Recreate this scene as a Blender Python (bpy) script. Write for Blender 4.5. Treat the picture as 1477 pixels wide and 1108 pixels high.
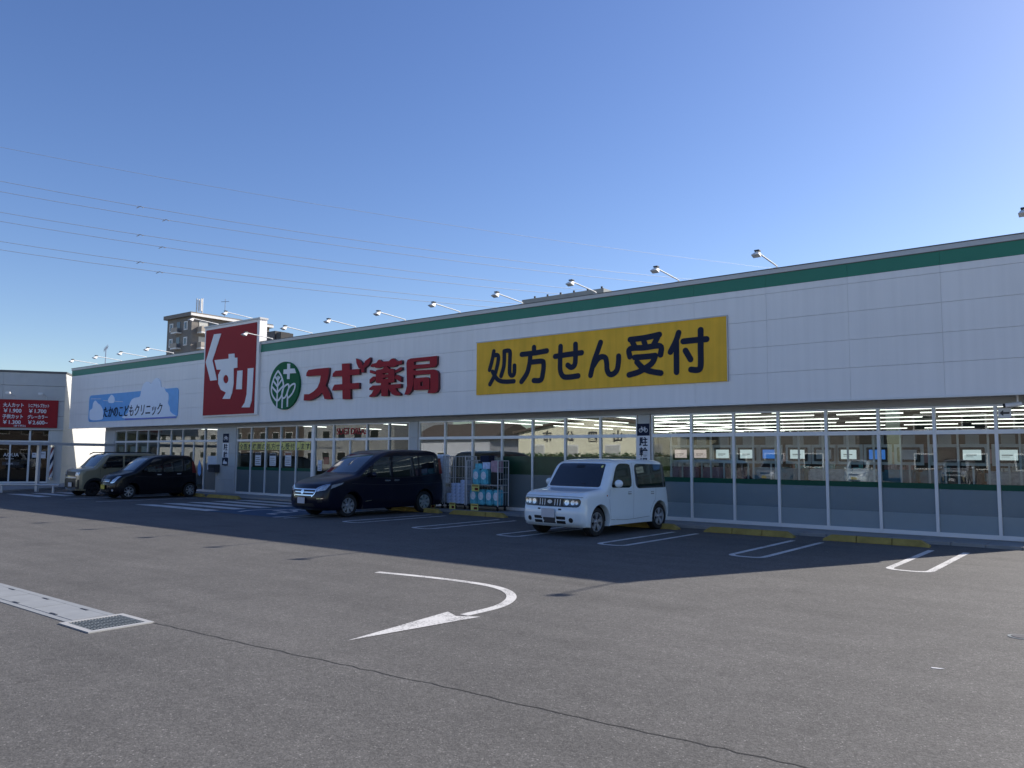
import bpy, bmesh, math, random
from mathutils import Vector, Matrix
from bpy_extras import mesh_utils
random.seed(7)
for _o in list(bpy.data.objects): bpy.data.objects.remove(_o)
SC = bpy.context.scene
COL = SC.collection
# ------------------------------------------------------------------ camera
cam_data = bpy.data.cameras.new("camera")
cam_data.sensor_width = 36.0
cam_data.lens = 27.93
cam_data.clip_start = 0.05
cam_data.clip_end = 3000
camera = bpy.data.objects.new("camera", cam_data)
COL.objects.link(camera)
_R = Matrix(((0.7834374, 0.0506978, 0.6193993), (0.6214294, -0.0753962, -0.7798339), (0.0071645, 0.9958640, -0.0905733)))
camera.matrix_world = Matrix.Translation((0, 0, 1.7)) @ _R.to_4x4()
SC.camera = camera
# ------------------------------------------------------------------ sky and sun
SUN_EL, SUN_AZ = math.radians(32.1), math.radians(24.6)      # azimuth from +Y towards +X
world = bpy.data.worlds.new("World"); SC.world = world; world.use_nodes = True
nt = world.node_tree; nt.nodes.clear()
sky = nt.nodes.new('ShaderNodeTexSky'); sky.sky_type = 'NISHITA'; sky.sun_disc = False
sky.sun_elevation = SUN_EL; sky.sun_rotation = SUN_AZ
sky.air_density = 1.0; sky.dust_density = 0.5; sky.ozone_density = 2.6; sky.altitude = 50
bg = nt.nodes.new('ShaderNodeBackground'); bg.inputs['Strength'].default_value = 0.108
wo = nt.nodes.new('ShaderNodeOutputWorld')
hs = nt.nodes.new('ShaderNodeHueSaturation'); hs.inputs['Saturation'].default_value = 1.17; hs.inputs['Hue'].default_value = 0.514
nt.links.new(sky.outputs[0], hs.inputs['Color']); nt.links.new(hs.outputs[0], bg.inputs[0]); nt.links.new(bg.outputs[0], wo.inputs[0])
sd = bpy.data.lights.new("sun", 'SUN'); sd.energy = 5.0; sd.angle = math.radians(0.53); sd.color = (1.0, 0.93, 0.84)
sun = bpy.data.objects.new("sun", sd); COL.objects.link(sun)
_d = Vector((math.sin(SUN_AZ)*math.cos(SUN_EL), math.cos(SUN_AZ)*math.cos(SUN_EL), math.sin(SUN_EL)))
sun.rotation_euler = _d.to_track_quat('Z', 'Y').to_euler(); sun.location = (20, 40, 40)
SC.view_settings.view_transform = 'Standard'; SC.view_settings.look = 'None'
SC.view_settings.gamma = 1.0; SC.view_settings.exposure = 0.53
SC.render.engine = 'CYCLES'
SC.cycles.max_bounces = 8; SC.cycles.transparent_max_bounces = 16
SC.cycles.sample_clamp_indirect = 5.0
# ------------------------------------------------------------------ materials
def mat(name, col, rough=0.6, metal=0.0, var=0.06, scale=3.0, bump=0.0, bscale=60.0, coat=0.0, spec=0.5, emit=None, estr=0.0, streak=0.0):
    m = bpy.data.materials.new(name); m.use_nodes = True
    n = m.node_tree; b = n.nodes['Principled BSDF']
    b.inputs['Base Color'].default_value = (*col, 1); b.inputs['Roughness'].default_value = rough
    b.inputs['Metallic'].default_value = metal; b.inputs['Specular IOR Level'].default_value = spec
    b.inputs['Coat Weight'].default_value = coat; b.inputs['Coat Roughness'].default_value = 0.03
    tc = n.nodes.new('ShaderNodeTexCoord')
    if var > 0:
        no = n.nodes.new('ShaderNodeTexNoise'); no.inputs['Scale'].default_value = scale; no.inputs['Detail'].default_value = 6
        n.links.new(tc.outputs['Object'], no.inputs['Vector'])
        mr = n.nodes.new('ShaderNodeMapRange'); mr.inputs[1].default_value = 0.3; mr.inputs[2].default_value = 0.7
        mr.inputs[3].default_value = 1 - var; mr.inputs[4].default_value = 1 + var
        n.links.new(no.outputs['Fac'], mr.inputs[0])
        fac = mr.outputs[0]
        if streak > 0:
            mp = n.nodes.new('ShaderNodeMapping'); mp.inputs['Scale'].default_value = (7, 7, 0.25)
            n.links.new(tc.outputs['Object'], mp.inputs[0])
            n2 = n.nodes.new('ShaderNodeTexNoise'); n2.inputs['Scale'].default_value = 1.0; n2.inputs['Detail'].default_value = 5
            n.links.new(mp.outputs[0], n2.inputs['Vector'])
            m2 = n.nodes.new('ShaderNodeMapRange'); m2.inputs[1].default_value = 0.35; m2.inputs[2].default_value = 0.62
            m2.inputs[3].default_value = 1 - streak; m2.inputs[4].default_value = 1.0
            n.links.new(n2.outputs['Fac'], m2.inputs[0])
            mm = n.nodes.new('ShaderNodeMath'); mm.operation = 'MULTIPLY'
            n.links.new(fac, mm.inputs[0]); n.links.new(m2.outputs[0], mm.inputs[1]); fac = mm.outputs[0]
        vm = n.nodes.new('ShaderNodeVectorMath'); vm.operation = 'SCALE'; vm.inputs[0].default_value = col
        n.links.new(fac, vm.inputs['Scale']); n.links.new(vm.outputs[0], b.inputs['Base Color'])
    if bump > 0:
        nb = n.nodes.new('ShaderNodeTexNoise'); nb.inputs['Scale'].default_value = bscale; nb.inputs['Detail'].default_value = 4
        n.links.new(tc.outputs['Object'], nb.inputs['Vector'])
        bp = n.nodes.new('ShaderNodeBump'); bp.inputs['Strength'].default_value = bump; bp.inputs['Distance'].default_value = 0.01
        n.links.new(nb.outputs['Fac'], bp.inputs['Height']); n.links.new(bp.outputs[0], b.inputs['Normal'])
    if emit:
        b.inputs['Emission Color'].default_value = (*emit, 1); b.inputs['Emission Strength'].default_value = estr
    return m

def asphalt_mat():
    m = bpy.data.materials.new("asphalt"); m.use_nodes = True
    n = m.node_tree; b = n.nodes['Principled BSDF']; L = n.links.new
    tc = n.nodes.new('ShaderNodeTexCoord')
    def noise(scale, detail=4, rough=0.55):
        x = n.nodes.new('ShaderNodeTexNoise'); x.inputs['Scale'].default_value = scale; x.inputs['Detail'].default_value = detail
        x.inputs['Roughness'].default_value = rough; L(tc.outputs['Object'], x.inputs['Vector']); return x.outputs['Fac']
    def rng(s, a, b_, c, d):
        r = n.nodes.new('ShaderNodeMapRange'); r.inputs[1].default_value = a; r.inputs[2].default_value = b_
        r.inputs[3].default_value = c; r.inputs[4].default_value = d; L(s, r.inputs[0]); return r.outputs[0]
    def mul(a, b_):
        x = n.nodes.new('ShaderNodeMath'); x.operation = 'MULTIPLY'; L(a, x.inputs[0]); L(b_, x.inputs[1]); return x.outputs[0]
    big = rng(noise(0.35, 5, 0.6), 0.3, 0.7, 0.88, 1.12)
    mid = rng(noise(2.2, 6, 0.65), 0.3, 0.7, 0.93, 1.07)
    vo = n.nodes.new('ShaderNodeTexVoronoi'); vo.inputs['Scale'].default_value = 115.0; L(tc.outputs['Object'], vo.inputs['Vector'])
    sep = n.nodes.new('ShaderNodeSeparateColor'); L(vo.outputs['Color'], sep.inputs[0])
    stone = rng(sep.outputs[0], 0.0, 1.0, 0.72, 1.28)
    lightst = rng(sep.outputs[1], 0.968, 0.985, 1.0, 2.0)
    fine = rng(noise(45, 3, 0.7), 0.3, 0.7, 0.8, 1.2)
    vo3 = n.nodes.new('ShaderNodeTexVoronoi'); vo3.inputs['Scale'].default_value = 28.0; L(tc.outputs['Object'], vo3.inputs['Vector'])
    sep3 = n.nodes.new('ShaderNodeSeparateColor'); L(vo3.outputs['Color'], sep3.inputs[0])
    spot = rng(sep3.outputs[2], 0.0, 1.0, 0.88, 1.12)
    mp = n.nodes.new('ShaderNodeMapping'); mp.inputs['Scale'].default_value = (0.22, 2.6, 1); mp.inputs['Rotation'].default_value = (0, 0, 0.12); L(tc.outputs['Object'], mp.inputs[0])
    tn = n.nodes.new('ShaderNodeTexNoise'); tn.inputs['Scale'].default_value = 1.0; tn.inputs['Detail'].default_value = 4; L(mp.outputs[0], tn.inputs['Vector'])
    track = rng(tn.outputs['Fac'], 0.35, 0.65, 0.93, 1.06)
    stain = rng(noise(0.9, 3, 0.5), 0.30, 0.42, 0.87, 1.0)
    f = mul(mul(mul(mul(big, mul(mid, track)), stain), mul(stone, lightst)), mul(fine, spot))
    vm = n.nodes.new('ShaderNodeVectorMath'); vm.operation = 'SCALE'; vm.inputs[0].default_value = (0.1055, 0.1015, 0.095)
    L(f, vm.inputs['Scale']); L(vm.outputs[0], b.inputs['Base Color'])
    b.inputs['Roughness'].default_value = 0.85; b.inputs['Specular IOR Level'].default_value = 0.35
    bp = n.nodes.new('ShaderNodeBump'); bp.inputs['Strength'].default_value = 0.55; bp.inputs['Distance'].default_value = 0.006
    L(mul(stone, fine), bp.inputs['Height']); L(bp.outputs[0], b.inputs['Normal'])
    return m

def paint_mat():
    m = bpy.data.materials.new("worn_road_paint"); m.use_nodes = True
    n = m.node_tree; b = n.nodes['Principled BSDF']; L = n.links.new; tc = n.nodes.new('ShaderNodeTexCoord')
    a = n.nodes.new('ShaderNodeTexNoise'); a.inputs['Scale'].default_value = 38; a.inputs['Detail'].default_value = 5; a.inputs['Roughness'].default_value = 0.7
    c = n.nodes.new('ShaderNodeTexNoise'); c.inputs['Scale'].default_value = 2.6; c.inputs['Detail'].default_value = 3
    L(tc.outputs['Object'], a.inputs['Vector']); L(tc.outputs['Object'], c.inputs['Vector'])
    ad = n.nodes.new('ShaderNodeMath'); ad.operation = 'MULTIPLY_ADD'; ad.inputs[1].default_value = 0.55
    L(c.outputs['Fac'], ad.inputs[0]); L(a.outputs['Fac'], ad.inputs[2])
    r = n.nodes.new('ShaderNodeMapRange'); r.inputs[1].default_value = 0.62; r.inputs[2].default_value = 0.76; L(ad.outputs[0], r.inputs[0])
    x = n.nodes.new('ShaderNodeMix'); x.data_type = 'RGBA'; x.inputs[6].default_value = (0.20, 0.195, 0.19, 1); x.inputs[7].default_value = (0.60, 0.59, 0.565, 1)
    L(r.outputs[0], x.inputs[0]); L(x.outputs[2], b.inputs['Base Color']); b.inputs['Roughness'].default_value = 0.8
    bp = n.nodes.new('ShaderNodeBump'); bp.inputs['Strength'].default_value = 0.3; bp.inputs['Distance'].default_value = 0.004
    L(a.outputs['Fac'], bp.inputs['Height']); L(bp.outputs[0], b.inputs['Normal']); return m
def glass_mat(name, ior=1.62, tint=(0.80, 0.85, 0.84)):
    m = bpy.data.materials.new(name); m.use_nodes = True; n = m.node_tree; n.nodes.clear(); L = n.links.new
    o = n.nodes.new('ShaderNodeOutputMaterial'); mx = n.nodes.new('ShaderNodeMixShader')
    geo = n.nodes.new('ShaderNodeNewGeometry'); dt = n.nodes.new('ShaderNodeVectorMath'); dt.operation = 'DOT_PRODUCT'
    L(geo.outputs['Normal'], dt.inputs[0]); L(geo.outputs['Incoming'], dt.inputs[1])
    def mth(op, a, b=None):
        x = n.nodes.new('ShaderNodeMath'); x.operation = op
        for i, v in enumerate((a, b)):
            if v is None: continue
            if isinstance(v, (int, float)): x.inputs[i].default_value = v
            else: L(v, x.inputs[i])
        return x.outputs[0]
    r0 = ((ior-1)/(ior+1))**2
    fres = mth('ADD', r0, mth('MULTIPLY', 1-r0, mth('POWER', mth('SUBTRACT', 1.0, mth('ABSOLUTE', dt.outputs['Value'])), 5.0)))
    g = n.nodes.new('ShaderNodeBsdfGlossy'); g.inputs['Roughness'].default_value = 0.0; g.inputs[0].default_value = (0.95, 0.97, 1, 1)
    t = n.nodes.new('ShaderNodeBsdfTransparent'); t.inputs[0].default_value = (*tint, 1)
    tc = n.nodes.new('ShaderNodeTexCoord'); no = n.nodes.new('ShaderNodeTexNoise'); no.inputs['Scale'].default_value = 0.7
    L(tc.outputs['Object'], no.inputs['Vector'])
    bp = n.nodes.new('ShaderNodeBump'); bp.inputs['Strength'].default_value = 0.05; bp.inputs['Distance'].default_value = 0.02
    L(no.outputs['Fac'], bp.inputs['Height']); L(bp.outputs[0], g.inputs['Normal'])
    L(fres, mx.inputs[0]); L(t.outputs[0], mx.inputs[1]); L(g.outputs[0], mx.inputs[2]); L(mx.outputs[0], o.inputs[0])
    return m

def film_mat(name, col, alpha):
    m = mat(name, col, 0.35, var=0.03); m.node_tree.nodes['Principled BSDF'].inputs['Alpha'].default_value = alpha
    return m

M = dict(
 asphalt=asphalt_mat(),
 white_panel=mat("white_wall_panel", (0.88, 0.85, 0.825), 0.5, var=0.02, scale=0.8, streak=0.045),
 beige_panel=mat("beige_wall_panel", (0.62, 0.61, 0.57), 0.6, var=0.04, scale=0.8, streak=0.04),
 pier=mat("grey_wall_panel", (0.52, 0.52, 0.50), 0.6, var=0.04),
 green=mat("green_band_paint", (0.022, 0.20, 0.125), 0.5, var=0.05, scale=1.0),
 cap=mat("metal_coping", (0.50, 0.49, 0.48), 0.45, metal=0.3, var=0.03),
 capdark=mat("dark_coping_edge", (0.12, 0.12, 0.12), 0.5),
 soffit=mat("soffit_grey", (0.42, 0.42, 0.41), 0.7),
 alu=mat("aluminium_frame", (0.78, 0.78, 0.78), 0.4, metal=0.15, var=0.02),
 glass=glass_mat("window_glass", 1.65),
 glassd=glass_mat("dark_shop_glass", 1.38, (0.45, 0.48, 0.5)),
 glassm=glass_mat("solar_film_glass", 2.25),
 film=film_mat("frosted_film", (0.27, 0.33, 0.36), 0.93),
 hazeveil=film_mat("reflection_haze_veil", (0.26, 0.33, 0.37), 0.5),
 houseglow=mat("grey_brown_render", (0.16, 0.13, 0.11), 0.8, var=0.2, scale=0.6),
 silver=mat("silver_car_paint", (0.45, 0.46, 0.48), 0.3, metal=0.3, coat=0.8, var=0.0),
 filmdark=film_mat("dark_frosted_film", (0.14, 0.17, 0.18), 0.9),
 filmgreen=mat("green_film", (0.006, 0.075, 0.045), 0.4, spec=0.2),
 filmdk=mat("dark_green_film", (0.012, 0.05, 0.025), 0.3, var=0.3, scale=3),
 red=mat("red_sign_face", (0.33, 0.020, 0.026), 0.6, var=0.03, spec=0.2),
 redletter=mat("red_letter_face", (0.35, 0.022, 0.030), 0.6, var=0.04, spec=0.2),
 redside=mat("red_letter_side", (0.10, 0.02, 0.03), 0.5),
 cloudwhite=mat("cloud_white_print", (0.82, 0.89, 1.0), 0.6, var=0.02),
 lampinner=mat("lamp_reflector", (0.62, 0.64, 0.68), 0.22, metal=0.9, var=0.2, scale=30),
 signwhite=mat("white_sign_face", (0.78, 0.78, 0.80), 0.4, var=0.02),
 yellow=mat("yellow_sign_face", (0.92, 0.52, 0.05), 0.6, spec=0.2, var=0.06, scale=2, streak=0.10),
 navy=mat("navy_letter", (0.012, 0.018, 0.045), 0.6, spec=0.2),
 logogreen=mat("green_logo_face", (0.012, 0.13, 0.05), 0.6, spec=0.2),
 blue=mat("sky_blue_sign", (0.15, 0.42, 0.80), 0.45),
 violet=mat("violet_sign_line", (0.13, 0.2, 0.62), 0.45),
 black=mat("black_plastic", (0.012, 0.012, 0.013), 0.45),
 darkgrey=mat("dark_grey", (0.05, 0.05, 0.055), 0.6),
 rubber=mat("tyre_rubber", (0.014, 0.014, 0.015), 0.75, bump=0.2, bscale=30),
 chrome=mat("chrome", (0.75, 0.77, 0.8), 0.12, metal=1.0, var=0.0),
 rim=mat("alloy_rim", (0.62, 0.63, 0.65), 0.28, metal=0.85, var=0.0),
 lampglass=mat("headlight_lens", (0.46, 0.50, 0.54), 0.05, metal=0.3, coat=1.0, var=0.25, scale=14),
 carglass=mat("car_window_glass", (0.010, 0.012, 0.014), 0.03, coat=1.0, spec=0.6, var=0.0),
 carwhite=mat("pearl_white_paint", (0.80, 0.87, 0.89), 0.28, coat=1.0, var=0.01),
 carnavy=mat("navy_blue_paint", (0.002, 0.003, 0.014), 0.3, spec=0.25, coat=0.35, var=0.02),
 carblack=mat("blue_black_paint", (0.002, 0.0025, 0.006), 0.3, spec=0.25, coat=0.3, var=0.02),
 carbeige=mat("olive_beige_paint", (0.27, 0.24, 0.15), 0.3, coat=0.8, var=0.02),
 redlamp=mat("red_tail_lamp", (0.16, 0.006, 0.008), 0.3, coat=0.4),
 amber=mat("amber_lamp", (0.5, 0.12, 0.02), 0.2, coat=1.0),
 plate=mat("licence_plate_white", (0.55, 0.55, 0.58), 0.5),
 plateyellow=mat("licence_plate_yellow", (0.55, 0.42, 0.03), 0.5),
 paint=paint_mat(),
 litter=mat("white_scrap", (0.6, 0.6, 0.6), 0.8),
 frameg=mat("grate_frame_steel", (0.38, 0.38, 0.37), 0.6),
 duct=mat("grey_duct", (0.20, 0.22, 0.22), 0.6),
 bounceground=mat("pale_bounce_ground", (0.36, 0.34, 0.30), 0.9, var=0.15, scale=0.2),
 bluepaint=mat("blue_road_paint", (0.035, 0.075, 0.13), 0.9, var=0.12, scale=4),
 stop=mat("yellow_wheel_stop", (0.36, 0.265, 0.07), 0.85, var=0.18, scale=6, bump=0.2, bscale=60),
 concrete=mat("concrete", (0.30, 0.29, 0.275), 0.85, var=0.10, scale=2.5, bump=0.25, bscale=70),
 conclight=mat("light_concrete_slab", (0.25, 0.265, 0.275), 0.8, var=0.08, scale=5, bump=0.2, bscale=80),
 steel=mat("galvanised_steel", (0.60, 0.61, 0.62), 0.4, metal=0.35, var=0.06),
 steeldark=mat("dark_steel", (0.03, 0.03, 0.032), 0.5, metal=0.4),
 crack=mat("bitumen_seal", (0.035, 0.034, 0.032), 0.85),
 tube=mat("lit_fluorescent_tube", (1, 1, 1), 0.5, var=0, emit=(1.0, 0.98, 0.90), estr=3.0),
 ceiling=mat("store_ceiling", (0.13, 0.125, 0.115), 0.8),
 benchbase=mat("pale_blue_bench_side", (0.42, 0.52, 0.60), 0.6),
 signred=mat("red_window_letter", (0.50, 0.05, 0.055), 0.5, spec=0.2),
 floor=mat("store_floor", (0.45, 0.45, 0.43), 0.3),
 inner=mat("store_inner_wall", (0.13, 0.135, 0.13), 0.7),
 screenw=mat("lit_screen_white", (0.5, 0.5, 0.5), 0.3, var=0.0, emit=(0.72, 0.83, 0.86), estr=0.55),
 screenb=mat("lit_screen_blue", (0.1, 0.2, 0.6), 0.3, var=0.0, emit=(0.04, 0.16, 0.5), estr=0.7),
 screenr=mat("lit_screen_pink", (0.6, 0.4, 0.4), 0.3, var=0.0, emit=(0.75, 0.58, 0.56), estr=0.5),
 paper=mat("paper_poster", (0.66, 0.67, 0.70), 0.7),
 yellowcard=mat("yellow_price_card", (0.80, 0.72, 0.22), 0.6),
 packw=mat("white_tissue_pack", (0.84, 0.86, 0.90), 0.4, var=0.22, scale=12),
 packb=mat("blue_tissue_pack", (0.58, 0.68, 0.88), 0.4, var=0.25, scale=12),
 packt=mat("teal_nappy_pack", (0.14, 0.52, 0.62), 0.4, var=0.25, scale=9),
 packg=mat("grey_tissue_pack", (0.55, 0.56, 0.60), 0.4, var=0.25, scale=12),
 packp=mat("pink_box", (0.45, 0.28, 0.33), 0.5, var=0.2, scale=9),
 brown=mat("brown_tile_wall", (0.21, 0.19, 0.17), 0.8, var=0.10, scale=0.5),
 tan=mat("tan_tile_balcony", (0.42, 0.37, 0.31), 0.8, var=0.05),
 offwhite=mat("off_white_paint", (0.80, 0.79, 0.76), 0.7, var=0.04),
 darkwin=mat("dark_window_glass", (0.02, 0.025, 0.03), 0.05, coat=0.5, var=0.0),
 curtain=mat("pale_curtain", (0.55, 0.55, 0.52), 0.8, var=0.1, scale=6),
 cream=mat("cream_wall", (0.86, 0.82, 0.62), 0.8, var=0.04),
 roofbrown=mat("brown_roof", (0.12, 0.09, 0.07), 0.7),
 hedge=mat("hedge_leaves", (0.035, 0.085, 0.025), 0.8, var=0.5, scale=9),
 tealbox=mat("teal_goods", (0.05, 0.20, 0.28), 0.5, var=0.3, scale=7),
 plumbox=mat("plum_goods", (0.12, 0.03, 0.07), 0.5, var=0.3, scale=7),
 woodshelf=mat("dark_wood_shelf", (0.09, 0.055, 0.04), 0.6, var=0.3, scale=5),
 wire=mat("power_line_cable", (0.20, 0.24, 0.32), 0.6, metal=0.3, var=0.0),
 wirelight=mat("cable_spacer", (0.40, 0.38, 0.36), 0.5),
)
# ------------------------------------------------------------------ object helpers
def link(o, parent=None):
    COL.objects.link(o)
    if parent is not None: o.parent = parent
    return o
def tag(o, label=None, cat=None, group=None, kind=None):
    if label: o['label'] = label
    if cat: o['category'] = cat
    if group: o['group'] = group
    if kind: o['kind'] = kind
    return o
def empty(name, loc=(0, 0, 0), rz=0.0, label=None, cat=None, group=None):
    o = bpy.data.objects.new(name, None); o.empty_display_size = 0.2; o.location = loc; o.rotation_euler = (0, 0, rz)
    link(o); return tag(o, label, cat, group)
class MB:
    def __init__(s): s.bm = bmesh.new()
    def box(s, x0, x1, y0, y1, z0, z1, mtx=None, bev=0.0):
        r = bmesh.ops.create_cube(s.bm, size=1.0)
        vs = r['verts']
        T = Matrix.Translation(((x0+x1)/2, (y0+y1)/2, (z0+z1)/2)) @ Matrix.Diagonal((abs(x1-x0), abs(y1-y0), abs(z1-z0), 1))
        bmesh.ops.transform(s.bm, matrix=T, verts=vs)
        if bev > 0:
            es = list({e for v in vs for e in v.link_edges})
            rb = bmesh.ops.bevel(s.bm, geom=es, offset=bev, segments=2, affect='EDGES', clamp_overlap=True)
            vs = list({v for f in rb['faces'] for v in f.verts} | {v for v in vs if v.is_valid})
        if mtx is not None: bmesh.ops.transform(s.bm, matrix=mtx, verts=vs)
        return s
    def tube(s, pts, r, n=8, cap=True):
        pts = [Vector(p) for p in pts]; rings = []
        for i, p in enumerate(pts):
            if i == 0: d = pts[1]-p
            elif i == len(pts)-1: d = p-pts[i-1]
            else: d = (pts[i+1]-p).normalized() + (p-pts[i-1]).normalized()
            d.normalize(); up = Vector((0, 0, 1)) if abs(d.z) < 0.9 else Vector((1, 0, 0))
            a = d.cross(up).normalized(); b = d.cross(a).normalized()
            rr = r[i] if isinstance(r, (list, tuple)) else r
            rings.append([s.bm.verts.new(p + a*rr*math.cos(2*math.pi*k/n) + b*rr*math.sin(2*math.pi*k/n)) for k in range(n)])
        for i in range(len(rings)-1):
            for k in range(n):
                s.bm.faces.new((rings[i][k], rings[i][(k+1) % n], rings[i+1][(k+1) % n], rings[i+1][k]))
        if cap:
            s.bm.faces.new(rings[0]); s.bm.faces.new(rings[-1][::-1])
        return s
    def lathe_x(s, prof, cx, cy, cz, n=32, sx=1):
        """profile of (x, radius) turned round an axis parallel to X"""
        rings = []
        for (x, r) in prof:
            rings.append([s.bm.verts.new((cx+sx*x, cy+r*math.cos(2*math.pi*k/n), cz+r*math.sin(2*math.pi*k/n))) for k in range(n)])
        for i in range(len(rings)-1):
            for k in range(n):
                s.bm.faces.new((rings[i][k], rings[i][(k+1) % n], rings[i+1][(k+1) % n], rings[i+1][k]))
        return s
    def prism(s, poly, axis_map, d0, d1):
        """poly of (a,b), axis_map(a,b,d)->xyz"""
        f = [s.bm.verts.new(axis_map(a, b, d0)) for a, b in poly]; g = [s.bm.verts.new(axis_map(a, b, d1)) for a, b in poly]
        s.bm.faces.new(f); s.bm.faces.new(g[::-1])
        n = len(poly)
        for i in range(n): s.bm.faces.new((f[i], g[i], g[(i+1) % n], f[(i+1) % n]))
        return s
    def ball(s, c, r, sc=(1, 1, 1), seg=16):
        q = bmesh.ops.create_uvsphere(s.bm, u_segments=seg, v_segments=max(6, seg//2), radius=r)
        bmesh.ops.transform(s.bm, matrix=Matrix.Translation(c) @ Matrix.Diagonal((*sc, 1)), verts=q['verts'])
        return s
    def build(s, name, m, parent=None, smooth=False, angle=40, mtx=None):
        if mtx is not None: bmesh.ops.transform(s.bm, matrix=mtx, verts=s.bm.verts)
        bmesh.ops.recalc_face_normals(s.bm, faces=s.bm.faces)
        me = bpy.data.meshes.new(name); s.bm.to_mesh(me); s.bm.free()
        if smooth:
            me.polygons.foreach_set('use_smooth', [True]*len(me.polygons)); me.set_sharp_from_angle(angle=math.radians(angle))
        if m: me.materials.append(m)
        return link(bpy.data.objects.new(name, me), parent)
def box(name, m, dims, parent=None, bev=0.0):
    return MB().box(*dims, bev=bev).build(name, m, parent)
def copy_tree(o, parent=None):
    c = o.copy(); COL.objects.link(c)
    if parent is not None: c.parent = parent
    for ch in list(o.children): copy_tree(ch, c)
    return c
def smooth_poly(pts, sub=6, closed=False):
    P = [Vector(p) for p in pts]; n = len(P); out = []
    if n < 3: return P
    rng = range(n if closed else n-1)
    for i in rng:
        p0 = P[(i-1) % n] if (closed or i > 0) else P[0]; p1 = P[i]; p2 = P[(i+1) % n]; p3 = P[(i+2) % n] if (closed or i+2 < n) else P[-1]
        for k in range(sub):
            t = k/sub
            out.append(0.5*((2*p1)+(-p0+p2)*t+(2*p0-5*p1+4*p2-p3)*t*t+(-p0+3*p1-3*p2+p3)*t**3))
    if not closed: out.append(P[-1])
    return out
def ribbon(mb, pts, hw, amap, d0, d1, smooth=True, caps=True):
    """flat stroke of half width hw with round ends, front at depth d0, back at d1; amap(a,b,d)->xyz"""
    P = smooth_poly(pts) if smooth else [Vector(p) for p in pts]
    left, right = [], []
    n = len(P)
    for i in range(n):
        a = P[max(i-1, 0)]; b = P[min(i+1, n-1)]
        d = (b-a).normalized(); nn = Vector((-d.y, d.x))
        if 0 < i < n-1 and not smooth:
            d1_ = (P[i]-P[i-1]).normalized(); d2_ = (P[i+1]-P[i]).normalized()
            c = max(0.5, math.sqrt(max(0.01, (1+d1_.dot(d2_))/2))); nn = nn/c
        left.append(P[i]+nn*hw); right.append(P[i]-nn*hw)
    bm = mb.bm
    lf = [bm.verts.new(amap(p.x, p.y, d0)) for p in left]; rf = [bm.verts.new(amap(p.x, p.y, d0)) for p in right]
    for i in range(n-1): bm.faces.new((lf[i], lf[i+1], rf[i+1], rf[i]))
    bound = [(p, v) for p, v in zip(left, lf)]
    K = 7
    def cap(c, frm, vf, vt):
        a0 = math.atan2(frm.y-c.y, frm.x-c.x); arr = []
        for k in range(1, K):
            a = a0 - math.pi*k/K
            q = Vector((c.x+hw*math.cos(a), c.y+hw*math.sin(a))); arr.append((q, bm.verts.new(amap(q.x, q.y, d0))))
        vs = [vf]+[x[1] for x in arr]+[vt]
        bm.faces.new(vs); return arr
    if caps: bound += cap(P[-1], left[-1], lf[-1], rf[-1])
    bound += [(p, v) for p, v in zip(right[::-1], rf[::-1])]
    if caps: bound += cap(P[0], right[0], rf[0], lf[0])
    back = [bm.verts.new(amap(p.x, p.y, d1)) for p, v in bound]
    m = len(bound)
    for i in range(m): bm.faces.new((bound[i][1], bound[(i+1) % m][1], back[(i+1) % m], back[i]))
def shape_obj(name, loops, m, parent, frame, d0, thick, side=None):
    """filled outline with holes; frame = (origin, xdir, ydir, outward normal)"""
    cu = bpy.data.curves.new(name, 'CURVE'); cu.dimensions = '2D'; cu.fill_mode = 'BOTH'; cu.extrude = thick/2
    for lp in loops:
        sp = cu.splines.new('POLY'); sp.points.add(len(lp)-1)
        for i, (a, b) in enumerate(lp): sp.points[i].co = (a, b, 0, 1)
        sp.use_cyclic_u = True
    return _curve_to_obj(name, cu, m, parent, frame, d0+thick/2, side)
def _curve_to_obj(name, cu, m, parent, frame, dz, side=None):
    t = bpy.data.objects.new("tmp", cu); COL.objects.link(t)
    dg = bpy.context.evaluated_depsgraph_get(); dg.update()
    me = bpy.data.meshes.new_from_object(t.evaluated_get(dg)); me.name = name
    bpy.data.objects.remove(t); bpy.data.curves.remove(cu)
    o, xd, yd, nd = frame
    Mx = Matrix(((xd[0], yd[0], nd[0], o[0]+nd[0]*dz), (xd[1], yd[1], nd[1], o[1]+nd[1]*dz), (xd[2], yd[2], nd[2], o[2]+nd[2]*dz), (0, 0, 0, 1)))
    me.transform(Mx); me.materials.clear(); me.materials.append(m)
    if side:
        me.materials.append(side); N = Vector(nd)
        for p in me.polygons:
            if abs(p.normal.dot(N)) < 0.5: p.material_index = 1
    return link(bpy.data.objects.new(name, me), parent)
def text_obj(name, s, size, x, z, m, parent, frame, d0=0.004, thick=0.006, sx=1.0, off=0.0, align='LEFT', shear=0.0, spacing=1.0, side=None):
    fc = bpy.data.curves.new(name, 'FONT'); fc.body = s; fc.size = size; fc.extrude = thick/2; fc.offset = off
    fc.align_x = align; fc.shear = shear; fc.space_character = spacing; fc.resolution_u = 3
    o, xd, yd, nd = frame
    o2 = Vector(o)+Vector(xd)*x+Vector(yd)*z
    return _curve_to_obj(name, fc, m, parent, (o2, Vector(xd)*sx, yd, nd), d0+thick/2, side)
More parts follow.
